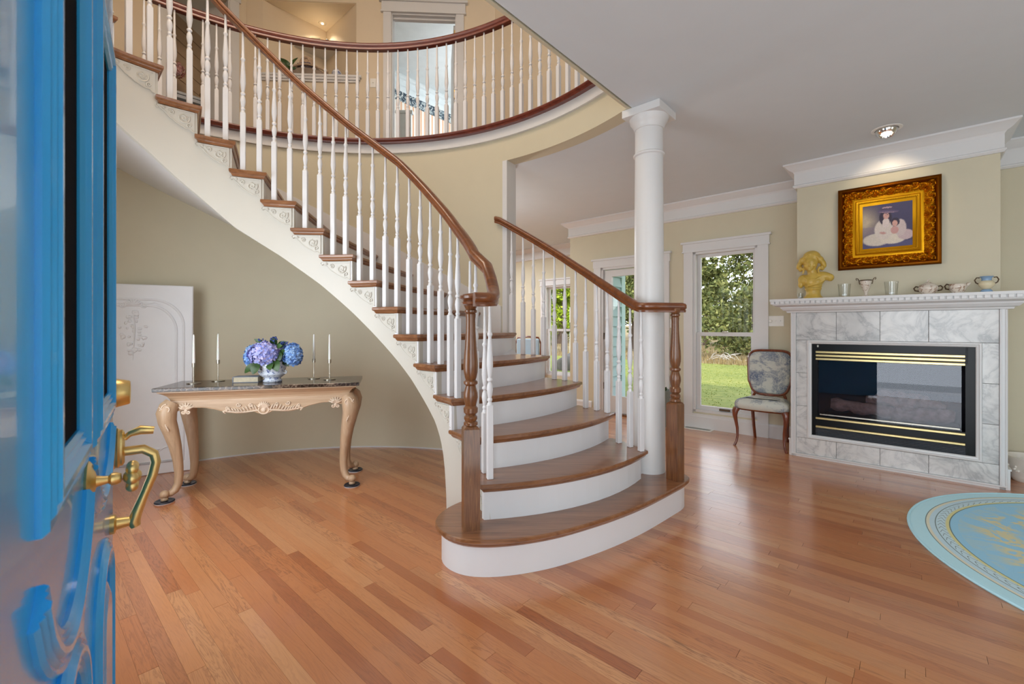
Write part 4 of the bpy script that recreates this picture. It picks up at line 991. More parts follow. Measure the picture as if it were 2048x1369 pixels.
fm.blob((0, -.045, .21), (.04, .01, .03), 10, 6)
fm.tf(lean); ob('floral_relief', fm, 'panelwhite', pn, True)

# ------------------------------------------------------------------ toile chair
ch = thing('side_chair', 'french style side chair in blue toile fabric with dark wood cabriole legs', 'chair', hpt(-1.125, 5.20), HA)
cw = .245
seat = MB(); sp_ = [(-.19, .20), (-.245, -.16), (-.235, -.215), (-.19, -.245), (0, -.262), (.19, -.245), (.235, -.215), (.245, -.16), (.19, .20)]
sp_ = smooth_poly(sp_, 1)
seat.stack(sp_, [(.385, .012), (.392, 0), (.43, -.004), (.455, .004), (.475, .025), (.487, .06), (.492, .11)]); ob('seat', seat, 'toile', ch, 60)
ob('seat_rail', MB().stack(sp_, [(.37, .03), (.386, .018)]), 'cherry', ch)
def chleg(sx):
    P = [(0, .385, .034), (.012, .355, .030), (.014, .31, .023), (.006, .25, .0175), (-.004, .18, .0145), (-.006, .10, .012), (.002, .045, .0115), (.014, .012, .014), (.020, .0, .013)]
    m = MB(); m.tube([(sx*(.215+p[0]), -.215-p[0], p[1]) for p in P], [p[2] for p in P], 8)
    m.tube([(sx*.218, -.248, .37), (sx*.232, -.252, .34), (sx*.226, -.246, .30)], [.004, .007, .002], 6); return m
for sx in (-1, 1): ob('front_leg', chleg(sx), 'cherry', ch, 60)
for sx in (-1, 1):
    m = MB(); m.tube([(sx*.165, .185, .42), (sx*.165, .20, .30), (sx*.16, .225, .15), (sx*.155, .262, 0)], [.019, .018, .016, .014], 4); ob('back_leg', m, 'cherry', ch)
def bkp(a, s=1.0):                                      # rounded-rectangular balloon back outline
    c, d = cos(a), sin(a); e = .42
    x_ = .205*s*(abs(c)**e)*(1 if c > 0 else -1); z_ = .235*s*(abs(d)**e)*(1 if d > 0 else -1)
    x_ *= 1+.06*(z_/.235)-(.10 if z_ < -.1 else 0)*(-z_/.235)
    return x_, z_
def bk3(x_, z_, off=0): zz = .735+z_; return (x_, .175+.09*(zz-.5)+off, zz)
N_ = 48
m = MB(); m.tube([bk3(*bkp(2*pi*i/N_)) for i in range(N_+1)], .0135, 8, up=(0, 1, 0), caps=False); ob('back_frame', m, 'cherry', ch, True)
m = MB(); m.tube([(s, .18, .43) for s in (0, 0)][:0] or [(-.155, .185, .42), (-.150, .18, .48), (-.13, .178, .525)], .014, 8); m.tube([(.155, .185, .42), (.150, .18, .48), (.13, .178, .525)], .014, 8); m.tube([(-.07, .176, .50), (0, .170, .488), (.07, .176, .50)], [.010, .014, .010], 8); ob('back_support', m, 'cherry', ch, True)
m = MB(); vs = []; lv = ((1.0, .004), (.985, -.012), (.9, -.020), (.6, -.026), (.3, -.028))
for s_, o_ in lv: vs += [bk3(*bkp(2*pi*i/N_, .96*s_), o_) for i in range(N_)]
vs += [bk3(0, 0, -.028)]; fs = [(k*N_+i, k*N_+(i+1) % N_, (k+1)*N_+(i+1) % N_, (k+1)*N_+i) for k in range(4) for i in range(N_)]+[(4*N_+i, 4*N_+(i+1) % N_, 5*N_) for i in range(N_)]
m.add(vs, fs); b_ = len(m.v); vs = [(a, b+.03, c) for a, b, c in vs[:N_]]; m.add(vs, [tuple(range(N_))]); ob('back_cushion', m, 'toile', ch, 60)

# ------------------------------------------------------------------ mantel things
def on_mantel(name, lab, cat, u, v=4.86, z=1.484, rz=HA, group=None): return thing(name, lab, cat, hpt(u, v, z), rz, group)
bt = on_mantel('bust', 'ochre glazed bust of a woman in a bonnet at the mantel left end', 'bust', -.665, 4.885)
m = MB()
m.lathe([(.074, 0), (.078, .006), (.066, .018), (.058, .034), (.056, .06), (.060, .078), (.066, .084), (.066, .094)], seg=24)
m.blob((0, 0, .12), (.070, .050, .050), 18, 12); m.blob((0, 0, .168), (.088, .054, .066), 18, 12)
m.blob((.080, 0, .200), (.072, .044, .040), 16, 10, Matrix.Rotation(.25, 3, 'Y')); m.blob((.128, 0, .183), (.030, .034, .034), 12, 8)
m.blob((-.075, 0, .172), (.046, .040, .052), 14, 10); m.blob((-.095, -.008, .135), (.024, .026, .036), 12, 8)
m.blob((-.022, -.030, .150), (.040, .034, .036), 12, 8); m.blob((.034, -.030, .150), (.038, .034, .036), 12, 8)
m.tube([(0, 0, .20), (-.006, -.004, .235), (-.014, -.010, .275)], [.050, .038, .036], 14)
hc = Vector((-.018, -.014, .322)); hr = Matrix.Rotation(.10, 3, 'Y')
m.blob(hc, (.056, .062, .076), 22, 16, hr); m.blob(hc+Vector((-.002, -.036, -.040)), (.030, .024, .030), 14, 10)
m.blob(hc+Vector((-.002, -.062, -.012)), (.0075, .011, .018), 10, 8); m.blob(hc+Vector((-.002, -.062, -.022)), (.010, .009, .007), 10, 8)
m.blob(hc+Vector((-.002, -.058, -.042)), (.014, .007, .0045), 10, 6); m.blob(hc+Vector((-.002, -.056, -.050)), (.011, .007, .005), 10, 6); m.blob(hc+Vector((-.002, -.050, -.064)), (.015, .011, .010), 10, 6)
for s_ in (-1, 1):
    m.blob(hc+Vector((s_*.023, -.052, .003)), (.012, .006, .006), 10, 6); m.blob(hc+Vector((s_*.024, -.054, .018)), (.016, .008, .004), 10, 6); m.blob(hc+Vector((s_*.029, -.040, -.022)), (.018, .016, .018), 10, 8)
m.blob((-.012, .006, .372), (.072, .068, .070), 24, 16)                    # smooth hair and cap
for s_, x0 in ((-1, -.018), (1, -.012)):
    m.blob((x0+s_*.064, -.004, .352), (.030, .046, .040), 14, 10, Matrix.Rotation(-s_*.5, 3, 'Y'))
    m.blob((x0+s_*.088, -.002, .318), (.022, .036, .046), 14, 10, Matrix.Rotation(-s_*.35, 3, 'Y'))
    m.blob((x0+s_*.080, .004, .280), (.020, .030, .028), 12, 8)
    m.tube([(x0+s_*.020, -.050, .392), (x0+s_*.052, -.046, .372), (x0+s_*.080, -.034, .336), (x0+s_*.100, -.02, .292)], [.007, .009, .009, .004], 7)
    m.tube([(x0+s_*.062, -.012, .285), (x0+s_*.052, -.020, .255), (x0+s_*.060, -.022, .228)], [.012, .010, .006], 7)
m.blob((-.016, -.052, .400), (.014, .010, .012), 10, 6)
for k_ in range(5): m.tube([(-.085+.012*k_, -.020, .215-.014*k_), (-.035, -.052, .168-.014*k_), (.030, -.056, .172-.012*k_), (.095, -.030, .212-.012*k_)], .0055, 6)

b_o = ob('figure', m, 'bust', bt); remesh(b_o, .0036, 3)
def tumbler(u, lab, v=4.86, s=1.0):
    t = on_mantel('glass_tumbler', lab, 'glass', u, v, group='glass tumblers on the mantel')
    ob('bowl', MB().lathe([(.038*s, 0), (.047*s, .115*s), (.0455*s, .115*s), (.0368*s, .012), (0, .012)], seg=24), 'tumbler', t, 40)
    ob('tea_light', MB().lathe([(.017, .013), (.017, .026), (.0, .027)], seg=14), 'candle', t, 30)
tumbler(-.432, 'clear glass tumbler between the yellow bust and the handled vase', 4.85); tumbler(-.118, 'clear glass tumbler right of the slender handled vase', 4.85); tumbler(-.775, 'small clear glass half hidden behind the yellow bust', 4.955, .5)
t = on_mantel('handled_vase', 'slender white vase with dark scrolled handles on the mantel', 'vase', -.284, 4.855)
ob('body', MB().lathe([(.022, 0), (.024, .004), (.012, .010), (.008, .02), (.012, .03), (.026, .07), (.033, .105), (.034, .115), (.030, .117), (.028, .10), (0, .03)], seg=24), 'floralware', t, 50)
ob('rim', MB().lathe([(.034, .113), (.037, .116), (.036, .120), (.032, .120)], seg=24), 'bronze', t, True)
for s_ in (-1, 1): ob('handle', MB().tube([(s_*.031, 0, .096), (s_*.036, 0, .090), (s_*.038, 0, .10), (s_*.040, 0, .118), (s_*.047, 0, .132), (s_*.056, 0, .136), (s_*.057, 0, .126), (s_*.050, 0, .122)], .003, 6), 'bronze', t, True)
t = on_mantel('sugar_bowl', 'squat floral lidded sugar bowl with two handles on the mantel', 'bowl', .105, 4.855)
ob('body', MB().lathe([(.030, 0), (.033, .004), (.048, .024), (.053, .042), (.048, .054), (.044, .056)], seg=28), 'floralware', t, 50)
ob('lid', MB().lathe([(.046, .056), (.046, .059), (.034, .068), (.020, .076), (.010, .082), (0, .083)], seg=28).tube([(0, 0, .08), (-.004, 0, .094), (.004, 0, .103), (.013, 0, .100)], .0042, 6), 'floralware', t, 50)
for s_ in (-1, 1): ob('handle', MB().tube([(s_*.048, 0, .050), (s_*.062, 0, .054), (s_*.072, 0, .042), (s_*.066, 0, .026), (s_*.046, 0, .022)], .005, 6), 'bronze', t, True)
t = on_mantel('creamer', 'small floral open creamer between sugar bowl and blue urn', 'creamer', .272, 4.855)
ob('body', MB().lathe([(.026, 0), (.029, .004), (.040, .024), (.044, .044), (.041, .056), (.044, .060), (.040, .060), (.036, .04), (0, .02)], seg=28), 'floralware', t, 50)
ob('spout', MB().tube([(.030, 0, .045), (.048, 0, .056), (.060, 0, .064)], [.018, .011, .003], 8), 'floralware', t, True)
ob('handle', MB().tube([(-.036, 0, .054), (-.052, 0, .062), (-.062, 0, .048), (-.056, 0, .030), (-.040, 0, .026)], .005, 6), 'bronze', t, True)
t = on_mantel('urn', 'small cream and pale blue two-handled urn at the mantel right end', 'urn', .425, 4.855)
ob('foot', MB().lathe([(.031, 0), (.033, .003), (.032, .010), (.026, .018), (.019, .022)], seg=24), 'bluepot', t, 50, label='pale blue foot')
ob('body', MB().lathe([(.018, .020), (.028, .030), (.042, .048), (.045, .062), (.038, .078), (.028, .086)], seg=24), 'creamglaze', t, 50)
ob('neck', MB().lathe([(.028, .085), (.027, .098), (.032, .110), (.038, .115), (.036, .118), (.026, .105), (0, .09)], seg=24), 'bluepot', t, 50, label='pale blue flared neck')
for s_ in (-1, 1): ob('handle', MB().tube([(s_*.041, 0, .062), (s_*.056, 0, .072), (s_*.062, 0, .092), (s_*.052, 0, .110), (s_*.036, 0, .108)], .0045, 6), 'bronze', t, True)

for o in COL.objects:
    if o.name in ('handled_vase', 'sugar_bowl', 'creamer'): o.scale = (1.17,)*3
# ------------------------------------------------------------------ painting
pa = thing('painting', 'ornate gold framed painting of a woman and child hung above the mantel', 'painting', hpt(-.15, 4.985, 2.092), HA)
hw_, hh = .337, .36
def frame_ring(z_steps, mat, nm, hx, hy, seglen=.35, f=None, sm=40, lb=None):
    m = MB(); m.sweep([(-hx, -hy, 0), (hx, -hy, 0), (hx, hy, 0), (-hx, hy, 0)], z_steps, closed=True); m.tf(Matrix.Rotation(pi/2, 4, 'X')); return ob(nm, m, mat, pa, sm, label=lb)
frame_ring([(0, 0), (0, .030), (-.012, .040), (-.024, .040), (-.034, .030), (-.034, 0)], 'golddark', 'outer_moulding', hw_, hh, lb='dark bronze outer edge')
# carved relief band as a displaced grid on each side
def relief(side):
    m = MB(); hx, hy = hw_-.032, hh-.032; wd = .072
    L = 2*(hx if side % 2 == 0 else hy); nx = int(L/.0032); ny = 20; vs = []
    rr = random.Random(side); cs_ = []
    nn = int(L/.05)
    for i in range(nn):
        c_ = (i+.5)*L/nn; sg = 1 if i % 2 else -1
        cs_.append((c_, wd/2+sg*.012, sg))
    for i in range(nx+1):
        for j in range(ny+1):
            s = L*i/nx; t = wd*j/ny; h = .004+.026*sin(pi*min(1, t/wd*1.05))*.8
            for c_, tt, sg in cs_:
                d = hypot(s-c_, t-tt)
                if d < .034: a = atan2(t-tt, s-c_)*sg; h += .0065*(1-d/.034)**.3*sin(d*330-a*1.0+1)
            h += .0022*sin(s*330+t*210)*sin(t*260)
            s2 = s-L/2; lim = (L/2-t); s2 = max(-lim, min(lim, s2))
            q = [(s2, -hy+t), (hx-t, s2), (-s2, hy-t), (-hx+t, -s2)][side]
            vs.append((q[0], -.014-max(h, .002), q[1]))
    fs = [(i*(ny+1)+j, (i+1)*(ny+1)+j, (i+1)*(ny+1)+j+1, i*(ny+1)+j+1) for i in range(nx) for j in range(ny)]
    return m.add(vs, fs)
for k in range(4): ob('carved_scrollwork', relief(k), 'gold', pa, True)
frame_ring([(0, 0), (0, .016), (-.008, .018), (-.022, .014), (-.022, .024), (-.030, .030), (-.038, .026), (-.046, .026), (-.052, .018), (-.052, 0)], 'goldlight', 'inner_moulding', hw_-.102, hh-.102)
bd_ = MB()
for hx, hy in ((hw_-.142, hh-.142),):
    per = [(-hx, -hy), (hx, -hy), (hx, hy), (-hx, hy)]
    for i in range(4):
        a, b = per[i], per[(i+1) % 4]; L = hypot(b[0]-a[0], b[1]-a[1]); n = int(L/.009)
        for j in range(n): t_ = (j+.5)/n; bd_.blob((a[0]+(b[0]-a[0])*t_, -.028, a[1]+(b[1]-a[1])*t_), .0032, 6, 4)
ob('beading', bd_, 'gold', pa, True, kind='stuff')
ih, iv = .150, .185
frame_ring([(0, 0), (0, .022), (-.022, .010), (-.022, 0)], 'goldlight', 'gold_mat', hw_-.152, hh-.152, lb='flat yellow-gold liner')
# canvas painted per vertex: two figures in white dresses, invented arrangement
g = NG('oil_canvas'); at = g.n('Attribute'); at.attribute_name = 'paint'; nz = g.noise(g.obj(), 60, 4, .7)
M['canvas'] = g.set(g.mix(g.math('MULTIPLY', nz, .25), at.outputs['Color'], '#5A4C6E'), .45)
nx, ny = 110, 130; cx_, cy_ = hw_-.170, hh-.170
pr_ = random.Random(2)
def ell(x, y, cx, cy, rx, ry, rot=0):
    c, s = cos(rot), sin(rot); X, Y = (x-cx)*c+(y-cy)*s, -(x-cx)*s+(y-cy)*c; return 1-(X*X/rx/rx+Y*Y/ry/ry)
def paintcol(x, y):
    def L_(h): return Vector(cc(h)[:3])
    c = L_('#33304F').lerp(L_('#545074'), y*.4)
    g_ = max(0, 1-abs(x-.05)/.35)*max(0, 1-abs(y-.62)/.4); c = c.lerp(L_('#C7B79C'), min(1, g_*1.3))
    if y < .5 and x < .35: c = c.lerp(L_('#8A7C88'), .6)
    if y < .13: c = L_('#4A4670')
    def lay(col, e, soft=.25):
        nonlocal c
        if e > 0: c = c.lerp(L_(col), min(1, e/soft))
    lay('#D9CDBE', ell(x, y, .30, .20, .30, .15)); lay('#E2D6C4', ell(x, y, .62, .20, .26, .13)); lay('#CDB4B4', ell(x, y, .86, .26, .16, .12))
    lay('#DCCFC4', ell(x, y, .44, .42, .20, .24)); lay('#D2C0BC', ell(x, y, .76, .42, .12, .20))
    lay('#2A1E30', ell(x, y, .47, .68, .13, .19)); lay('#E2D2CC', ell(x, y, .48, .56, .075, .12)); lay('#D8A79A', ell(x, y, .485, .72, .062, .080))
    lay('#4A3E5A', ell(x, y, .50, .85, .125, .085)); lay('#5E5070', ell(x, y, .52, .815, .225, .036, -.10)); lay('#B89AA0', ell(x, y, .50, .905, .11, .018)); lay('#A88A96', ell(x, y, .52, .795, .20, .008, -.10))
    lay('#2C2032', ell(x, y, .66, .56, .095, .10)); lay('#D9A798', ell(x, y, .655, .53, .055, .07)); lay('#CF9C94', ell(x, y, .65, .38, .085, .09))
    lay('#C99A90', ell(x, y, .42, .34, .07, .03, -.2)); lay('#3A2A34', ell(x, y, .475, .742, .008, .006), .1); lay('#3A2A34', ell(x, y, .51, .742, .008, .006), .1); lay('#9A4A50', ell(x, y, .492, .700, .014, .007), .1)
    return c
vs = []; colr = []
for i in range(nx+1):
    for j in range(ny+1):
        X, Y = i/nx, j/ny; vs.append((-cx_+2*cx_*X, -.008, -cy_+2*cy_*Y))
        c = paintcol(X+pr_.uniform(-.006, .006), Y+pr_.uniform(-.006, .006)); c = c*pr_.uniform(.88, 1.1); colr += [min(1, c.x), min(1, c.y), min(1, c.z), 1]
fs = [(i*(ny+1)+j, (i+1)*(ny+1)+j, (i+1)*(ny+1)+j+1, i*(ny+1)+j+1) for i in range(nx) for j in range(ny)]
me = MB().add(vs, fs); me2 = bpy.data.meshes.new('canvas'); me2.from_pydata(me.v, [], me.f); me2.materials.append(M['canvas'])
ca = me2.color_attributes.new('paint', 'FLOAT_COLOR', 'POINT'); ca.data.foreach_set('color', colr)
ob('canvas', me2, None, pa, label='portrait of seated woman in a hat with a child, both in white')

# ------------------------------------------------------------------ rug
RUG = (1.24, 3.78); RR_ = 1.25
rg = thing('round_rug', 'round pale blue rug with cream bands and floral scrolls near the fireplace', 'rug', hpt(RUG[0], RUG[1]), HA)
g = NG('blue_floral_rug'); p = g.obj(); sx = g.n('SeparateXYZ'); g.l(p, sx.inputs[0])
rad = g.math('SQRT', g.math('ADD', g.math('MULTIPLY', sx.outputs[0], sx.outputs[0]), g.math('MULTIPLY', sx.outputs[1], sx.outputs[1])))
ang = g.math('ARCTAN2', sx.outputs[1], sx.outputs[0]); wob = g.math('MULTIPLY_ADD', g.noise(p, 14, 2), .016, -.008); rw_ = g.math('ADD', rad, wob); rn = g.math('DIVIDE', rad, RR_)
base = g.ramp(rn, [(0, '#D8CBAA'), (.175, '#5E6A66'), (.182, '#E2D9BC'), (.215, '#5E6A66'), (.222, '#A2D6F0'), (.840, '#A2D6F0'), (.845, '#6A7A78'), (.849, '#E6E0A0'), (.861, '#CFE0E0'), (.864, '#D0E8F0'), (.896, '#7A8C8A'), (.899, '#CDE6F0'), (.918, '#EAE6CE'), (.932, '#7A8A86'), (.936, '#C6F0FA')], 'CONSTANT')
zig = g.math('ABSOLUTE', g.math('SINE', g.math('ADD', g.math('MULTIPLY', ang, 60), g.math('MULTIPLY', g.math('SINE', g.math('MULTIPLY', rn, 230)), 1.1))))
inb = g.math('MULTIPLY', g.math('GREATER_THAN', rn, .866), g.math('LESS_THAN', rn, .893))
zf = g.math('MULTIPLY', g.math('LESS_THAN', zig, .26), inb)
c1 = g.mix(g.math('MULTIPLY', zf, .75), base, '#5C6660')
# cream scrolling motifs in the field
fld = g.math('MULTIPLY', g.math('GREATER_THAN', rn, .24), g.math('LESS_THAN', rn, .82))
nz = g.noise(p, 5.0, 4, .6, 1.2); lobe = g.math('ABSOLUTE', g.math('SUBTRACT', nz, .5))
mo = g.math('MULTIPLY', g.ramp(lobe, [(.04, 1.0), (.085, .0)]), fld)
ringm = g.ramp(g.math('ABSOLUTE', g.math('SUBTRACT', g.math('MULTIPLY_ADD', g.math('SINE', g.math('MULTIPLY', ang, 8)), .03, rn), .68)), [(.045, 1.0), (.095, 0.0)])
mo = g.math('MULTIPLY', mo, g.math('MULTIPLY_ADD', ringm, .80, .20))
c2 = g.mix(g.math('MULTIPLY', mo, .9), c1, '#E8DCA8')
rg2 = g.ramp(g.math('ABSOLUTE', g.math('SUBTRACT', rn, .47)), [(.018, 1.0), (.024, 0.0)])
dash = g.math('GREATER_THAN', g.math('SINE', g.math('MULTIPLY', ang, 60)), -.2); c3 = g.mix(g.math('MULTIPLY', g.math('MULTIPLY', rg2, dash), .6), c2, '#C9C2A8')
wn = g.noise(g.mapping(p, (40, 4, 1)), 3, 3, .6); c4 = g.mix(g.math('MULTIPLY', wn, .10), c3, '#7FB0C6'); g.bump(g.noise(p, 180, 3), .35, .003)
M['rug'] = g.set(c4, .95)
ob('pile', MB().lathe([(RR_-.012, 0), (RR_, .003), (RR_, .008), (RR_-.012, .013), (RR_-.018, .012), (0, .012)], seg=160), 'rug', rg, 40)
ob('bound_edge', MB().tube([(RR_*cos(2*pi*i/120), RR_*sin(2*pi*i/120), .0075) for i in range(121)], .0078, 6, caps=False), paint('rug_binding', '#BCE8F4', .9), rg, True, label='pale blue bound edge')

# ------------------------------------------------------------------ pots, register, switches, lights
t = thing('white_pot', 'white embossed flower pot on the floor right of the fireplace', 'pot', hpt(.70, 5.35))
ob('bowl', MB().lathe([(.088, 0), (.092, .006), (.095, .012), (.115, .10), (.128, .17), (.140, .185), (.142, .195), (.134, .198), (.126, .18), (.10, .03), (0, .03)], seg=36), 'porcelain', t, 50)
m = MB()
for k in range(12):
    a0 = 2*pi*k/12
    for i in range(4): a = a0+.07*i; m.blob((.118*cos(a), .118*sin(a), .10+.02*sin(i*1.9)), .011, 7, 5)
ob('embossed_garland', m, 'porcelain', t, True)
for s_ in (0, pi): ob('handle', MB().tube([(.125*cos(a_+s_), .125*sin(a_+s_), z_) for a_, z_ in ((2.3, .14), (2.36, .13), (2.44, .14), (2.5, .155))], .010, 6), 'porcelain', t, True)
t = thing('floor_planter', 'tall grey-green planter with low green plant behind the right newel', 'planter', hpt(-2.285, 5.36))
ob('pot', MB().lathe([(.085, 0), (.09, .01), (.11, .40), (.118, .42), (.116, .445), (.10, .445), (.09, .40), (0, .40)], seg=28), 'planter', t, 40)
gr_ = random.Random(9)
for i in range(14):
    a = gr_.uniform(0, 2*pi); rr = gr_.uniform(.05, .12); m = MB(); leaf(m, (.03*cos(a), .03*sin(a), .40), (rr*cos(a), rr*sin(a), .44+gr_.uniform(.0, .05)), .022); ob('leaf', m, 'leaf', t, True)
t = thing('floor_register', 'white slotted floor register beneath the tall window', 'floor vent', hpt(-1.90, 5.455, .0), HA)
ob('frame', MB().stack([(-.17, -.06), (.17, -.06), (.17, .06), (-.17, .06)], [(0, 0), (.004, 0), (.006, .006)]), 'switch', t)
ob('slots', MB().box(-.145, .145, -.036, .036, .0055, .0068), 'greyslot', t)
lv_ = MB().box(-.0022, .0022, -.036, .036, .006, .0085).mesh('slat', M['switch'])
for i in range(20): ob('slat', lv_, None, t, loc=(-.138+i*.01453, 0, 0))
def plate(name, lab, loc, rz, w_, h_, kinds):
    t = thing(name, lab, 'light switch', loc, rz)
    ob('plate', MB().stack([(-w_/2, -h_/2), (w_/2, -h_/2), (w_/2, h_/2), (-w_/2, h_/2)], [(0, 0), (.004, 0), (.006, .004)]).tf(Matrix.Rotation(pi/2, 4, 'X')), 'switch', t)
    n = len(kinds)
    for i, k_ in enumerate(kinds):
        x_ = (i-(n-1)/2)*.046
        if k_ == 'd': ob('dimmer_knob', MB().lathe([(.016, 0), (.016, .012), (.013, .016), (0, .016)], seg=20).tf(Matrix.Translation((x_, -.005, 0))@Matrix.Rotation(pi/2, 4, 'X')), 'switch', t, 30)
        else: ob('toggle', MB().box(x_-.005, x_+.005, -.016, -.005, -.002, .010), 'switch', t)
plate('light_switch', 'white wall plate with dimmer and two toggles beside the tall window', hpt(-1.10, VW, 1.287), HA, .165, .115, 'dtt')
plate('light_switch', 'white double toggle plate on wall between garden door and window', hpt(-2.22, VW, 1.27), HA, .115, .115, 'tt')
def uw3(x, y, z): return (x*cos(DA)-y*sin(DA), 5.761+x*sin(DA)+y*cos(DA), z)
plate('light_switch', 'white single switch on the upstairs wall between niche and doorway', uw3(-1.77, 0, 4.33), DA, .075, .115, 't')
t = thing('eyeball_downlight', 'chrome eyeball downlight in the ceiling before the fireplace', 'ceiling light', (2.93, 3.48, CEIL), HA)
ob('trim_ring', MB().lathe([(.098, 0), (.096, -.004), (.075, -.006), (.068, 0)], seg=36), 'switch', t, 30)
em = bpy.data.materials.new('lamp_glow'); em.use_nodes = True; em.node_tree.nodes['Principled BSDF'].inputs['Emission Color'].default_value = (1, .85, .65, 1); em.node_tree.nodes['Principled BSDF'].inputs['Emission Strength'].default_value = 2.2
ey = MB().lathe([(.066, -.0), (.070, -.012), (.066, -.028), (.055, -.042), (.047, -.050), (.043, -.048), (.036, -.02), (0, -.01)], seg=32).tf(Matrix.Rotation(radians(-16), 4, 'X'))
ob('eyeball', ey, metal('chrome_reflector', '#D8D8D6', .12), t, 50, label='chrome eyeball reflector')
ob('bulb', MB().blob((0, 0, -.034), (.034, .034, .014), 16, 8).tf(Matrix.Rotation(radians(-16), 4, 'X')), em, t, True)
lx = hpt(-.14, 4.58, 2.68); light('eyeball_lamp', 'SPOT', lx, 4.5, (1, .78, .52), .03, target=hpt(-.15, 5.0, 2.35), spot=1.5)
t = thing('niche_downlight', 'small brass downlight in the ceiling of the upstairs niche', 'ceiling light', (-2.565, 6.02, 5.34))
ob('trim_ring', MB().lathe([(.055, 0), (.053, -.004), (.042, -.006), (.040, 0)], seg=28), 'silver', t, 30)
ob('reflector', MB().lathe([(.040, -.002), (.030, -.003), (.0, -.003)], seg=24), 'bronze', t)
ob('bulb', MB().blob((0, 0, -.010), (.018, .018, .012), 12, 6), em, t, True)

# ------------------------------------------------------------------ things upstairs
t = thing('stone_fountain', 'carved tan stone wall fountain with grapes standing in the upstairs niche', 'fountain', uw3(-2.60, .035, 4.406), DA)
out = [(-.30, 0), (.27, 0), (.27, .035), (.20, .05), (.155, .075), (.13, .12), (.095, .15), (.085, .19), (.06, .225), (.0, .25), (-.06, .225), (-.085, .19), (-.095, .15), (-.13, .12), (-.15, .08), (-.2, .06), (-.28, .05)]
m = MB().stack(out, [(0, 0), (.03, 0), (.04, .008)]).tf(Matrix.Rotation(pi/2, 4, 'X')); m.tube([(-.27+.54*i/16, -.045-.04*sin(pi*i/16), .035+.075*sin(pi*i/16)) for i in range(17)], .012, 8)
m.tube([(.0+a, -.045, .185+b) for a, b in [(.028*cos(q*.35), .028*sin(q*.35)) for q in range(19)]], .008, 6); o = ob('back_slab', m, 'stone', t, 50)
bs_ = MB().blob((-.01, -.03, .0), (.235, .05, .105), 24, 12); bs_.v = [(p[0], p[1], max(p[2], .001)) for p in bs_.v]
ob('basin', bs_, paint('grey_stone_basin', '#8E7E70', .8, .15, .3, 20), t, True, label='ribbed grey basin')
o.data.update()
m = MB()
for i in range(36): a_ = gr_.uniform(-.10, .11); m.blob((a_, -.055, .115+gr_.uniform(-.03, .03)*(1-abs(a_)*4)), .013, 7, 5)
ob('grapes', m, paint('grey_grapes', '#6E6670', .6), t, True, label='grey carved grapes')
m = MB()
for i in range(8): leaf(m, (-.2+gr_.uniform(-.02, .1), -.05, .05), (-.25+gr_.uniform(-.08, .18), -.08, .09+gr_.uniform(0, .1)), .022, up=(0, -1, .2))
t2 = ob('trailing_plant', m, 'leaf', None, True, loc=uw3(-2.60, .035, 4.406), rz=DA); tag(t2, 'small green trailing plant on the left of the stone fountain', 'plant')
t = thing('ginger_jar', 'small round blue and white jar right of the upstairs fountain', 'jar', uw3(-2.235, .035, 4.406))
ob('body', MB().lathe([(.03, 0), (.05, .015), (.062, .045), (.05, .075), (.025, .088), (.022, .098), (0, .10)], seg=20), 'chinoise', t, 50)
ob('lid', MB().lathe([(.026, .098), (.02, .106), (0, .108)], seg=16), 'chinoise', t, 50)
t = thing('trinket_box', 'cream square trinket box on the small upper niche shelf', 'box', uw3(-2.585, .30, 4.981), DA)
ob('body', MB().bbox(-.06, .06, -.03, .03, 0, .055, .004), 'floralware', t); ob('lid', MB().bbox(-.063, .063, -.033, .033, .055, .075, .005), 'creamglaze', t)
t = thing('small_jar', 'small greenish jar beside the trinket box on the niche shelf', 'jar', uw3(-2.45, .31, 4.981))
ob('body', MB().lathe([(.02, 0), (.03, .02), (.03, .045), (.018, .06), (.022, .068), (0, .068)], seg=16), 'planter', t, 50); ob('lid', MB().lathe([(.022, .068), (.015, .078), (0, .08)], seg=12), 'bronze', t, 50)
# cabinet and flowers in the left upstairs room
def lw3(x, y, z): c, s = cos(LA), sin(LA); return (LW[0]+x*c-y*s, LW[1]+x*s+y*c, z)
t = thing('shelf_cabinet', 'white glass-front cabinet seen through the upstairs left doorway', 'cabinet', lw3(-.62, .80, F2), LA)
ob('body', MB().box(-.45, .40, -.0, .30, 0, .06).box(-.45, .40, .27, .30, .06, 1.10).box(-.45, -.42, 0, .3, .06, 1.10).box(.37, .40, 0, .3, .06, 1.10).box(-.47, .42, -.02, .31, 1.10, 1.13), 'trim', t)
for z_ in (.35, .62, .88): ob('shelf', MB().box(-.42, .37, .02, .27, z_, z_+.02), 'trim', t)
dd = ob('door_frame', MB().box(-.42, -.37, -.015, 0, .08, 1.09).box(-.04, .0, -.015, 0, .08, 1.09).box(.33, .37, -.015, 0, .08, 1.09).box(-.37, .33, -.015, 0, .08, .12).box(-.37, .33, -.015, 0, 1.05, 1.09).box(-.37, .33, -.013, 0, .60, .615), 'trim', t)
t = thing('flower_vase', 'dark vase of pink hydrangeas on the upstairs white cabinet', 'vase', lw3(-.66, .88, F2+1.131))
ob('body', MB().lathe([(.05, 0), (.08, .06), (.085, .12), (.05, .2), (.06, .22), (0, .22)], seg=20), paint('maroon_vase', '#4A2026', .3), t, 50)
m = MB(); pf = random.Random(6)
for c in ((0, 0, .30), (.11, 0, .27), (-.10, .02, .28)): florets(m, c, (.11, .11, .09), 120, .022, pf); m.blob(c, .08, 10, 8)
ob('flower_head', m, 'pinkpetal', t)
t = thing('towel_stand', 'pale tall stand just inside the upstairs bedroom doorway', 'stand', (-1.75, 7.2, F2), 0)
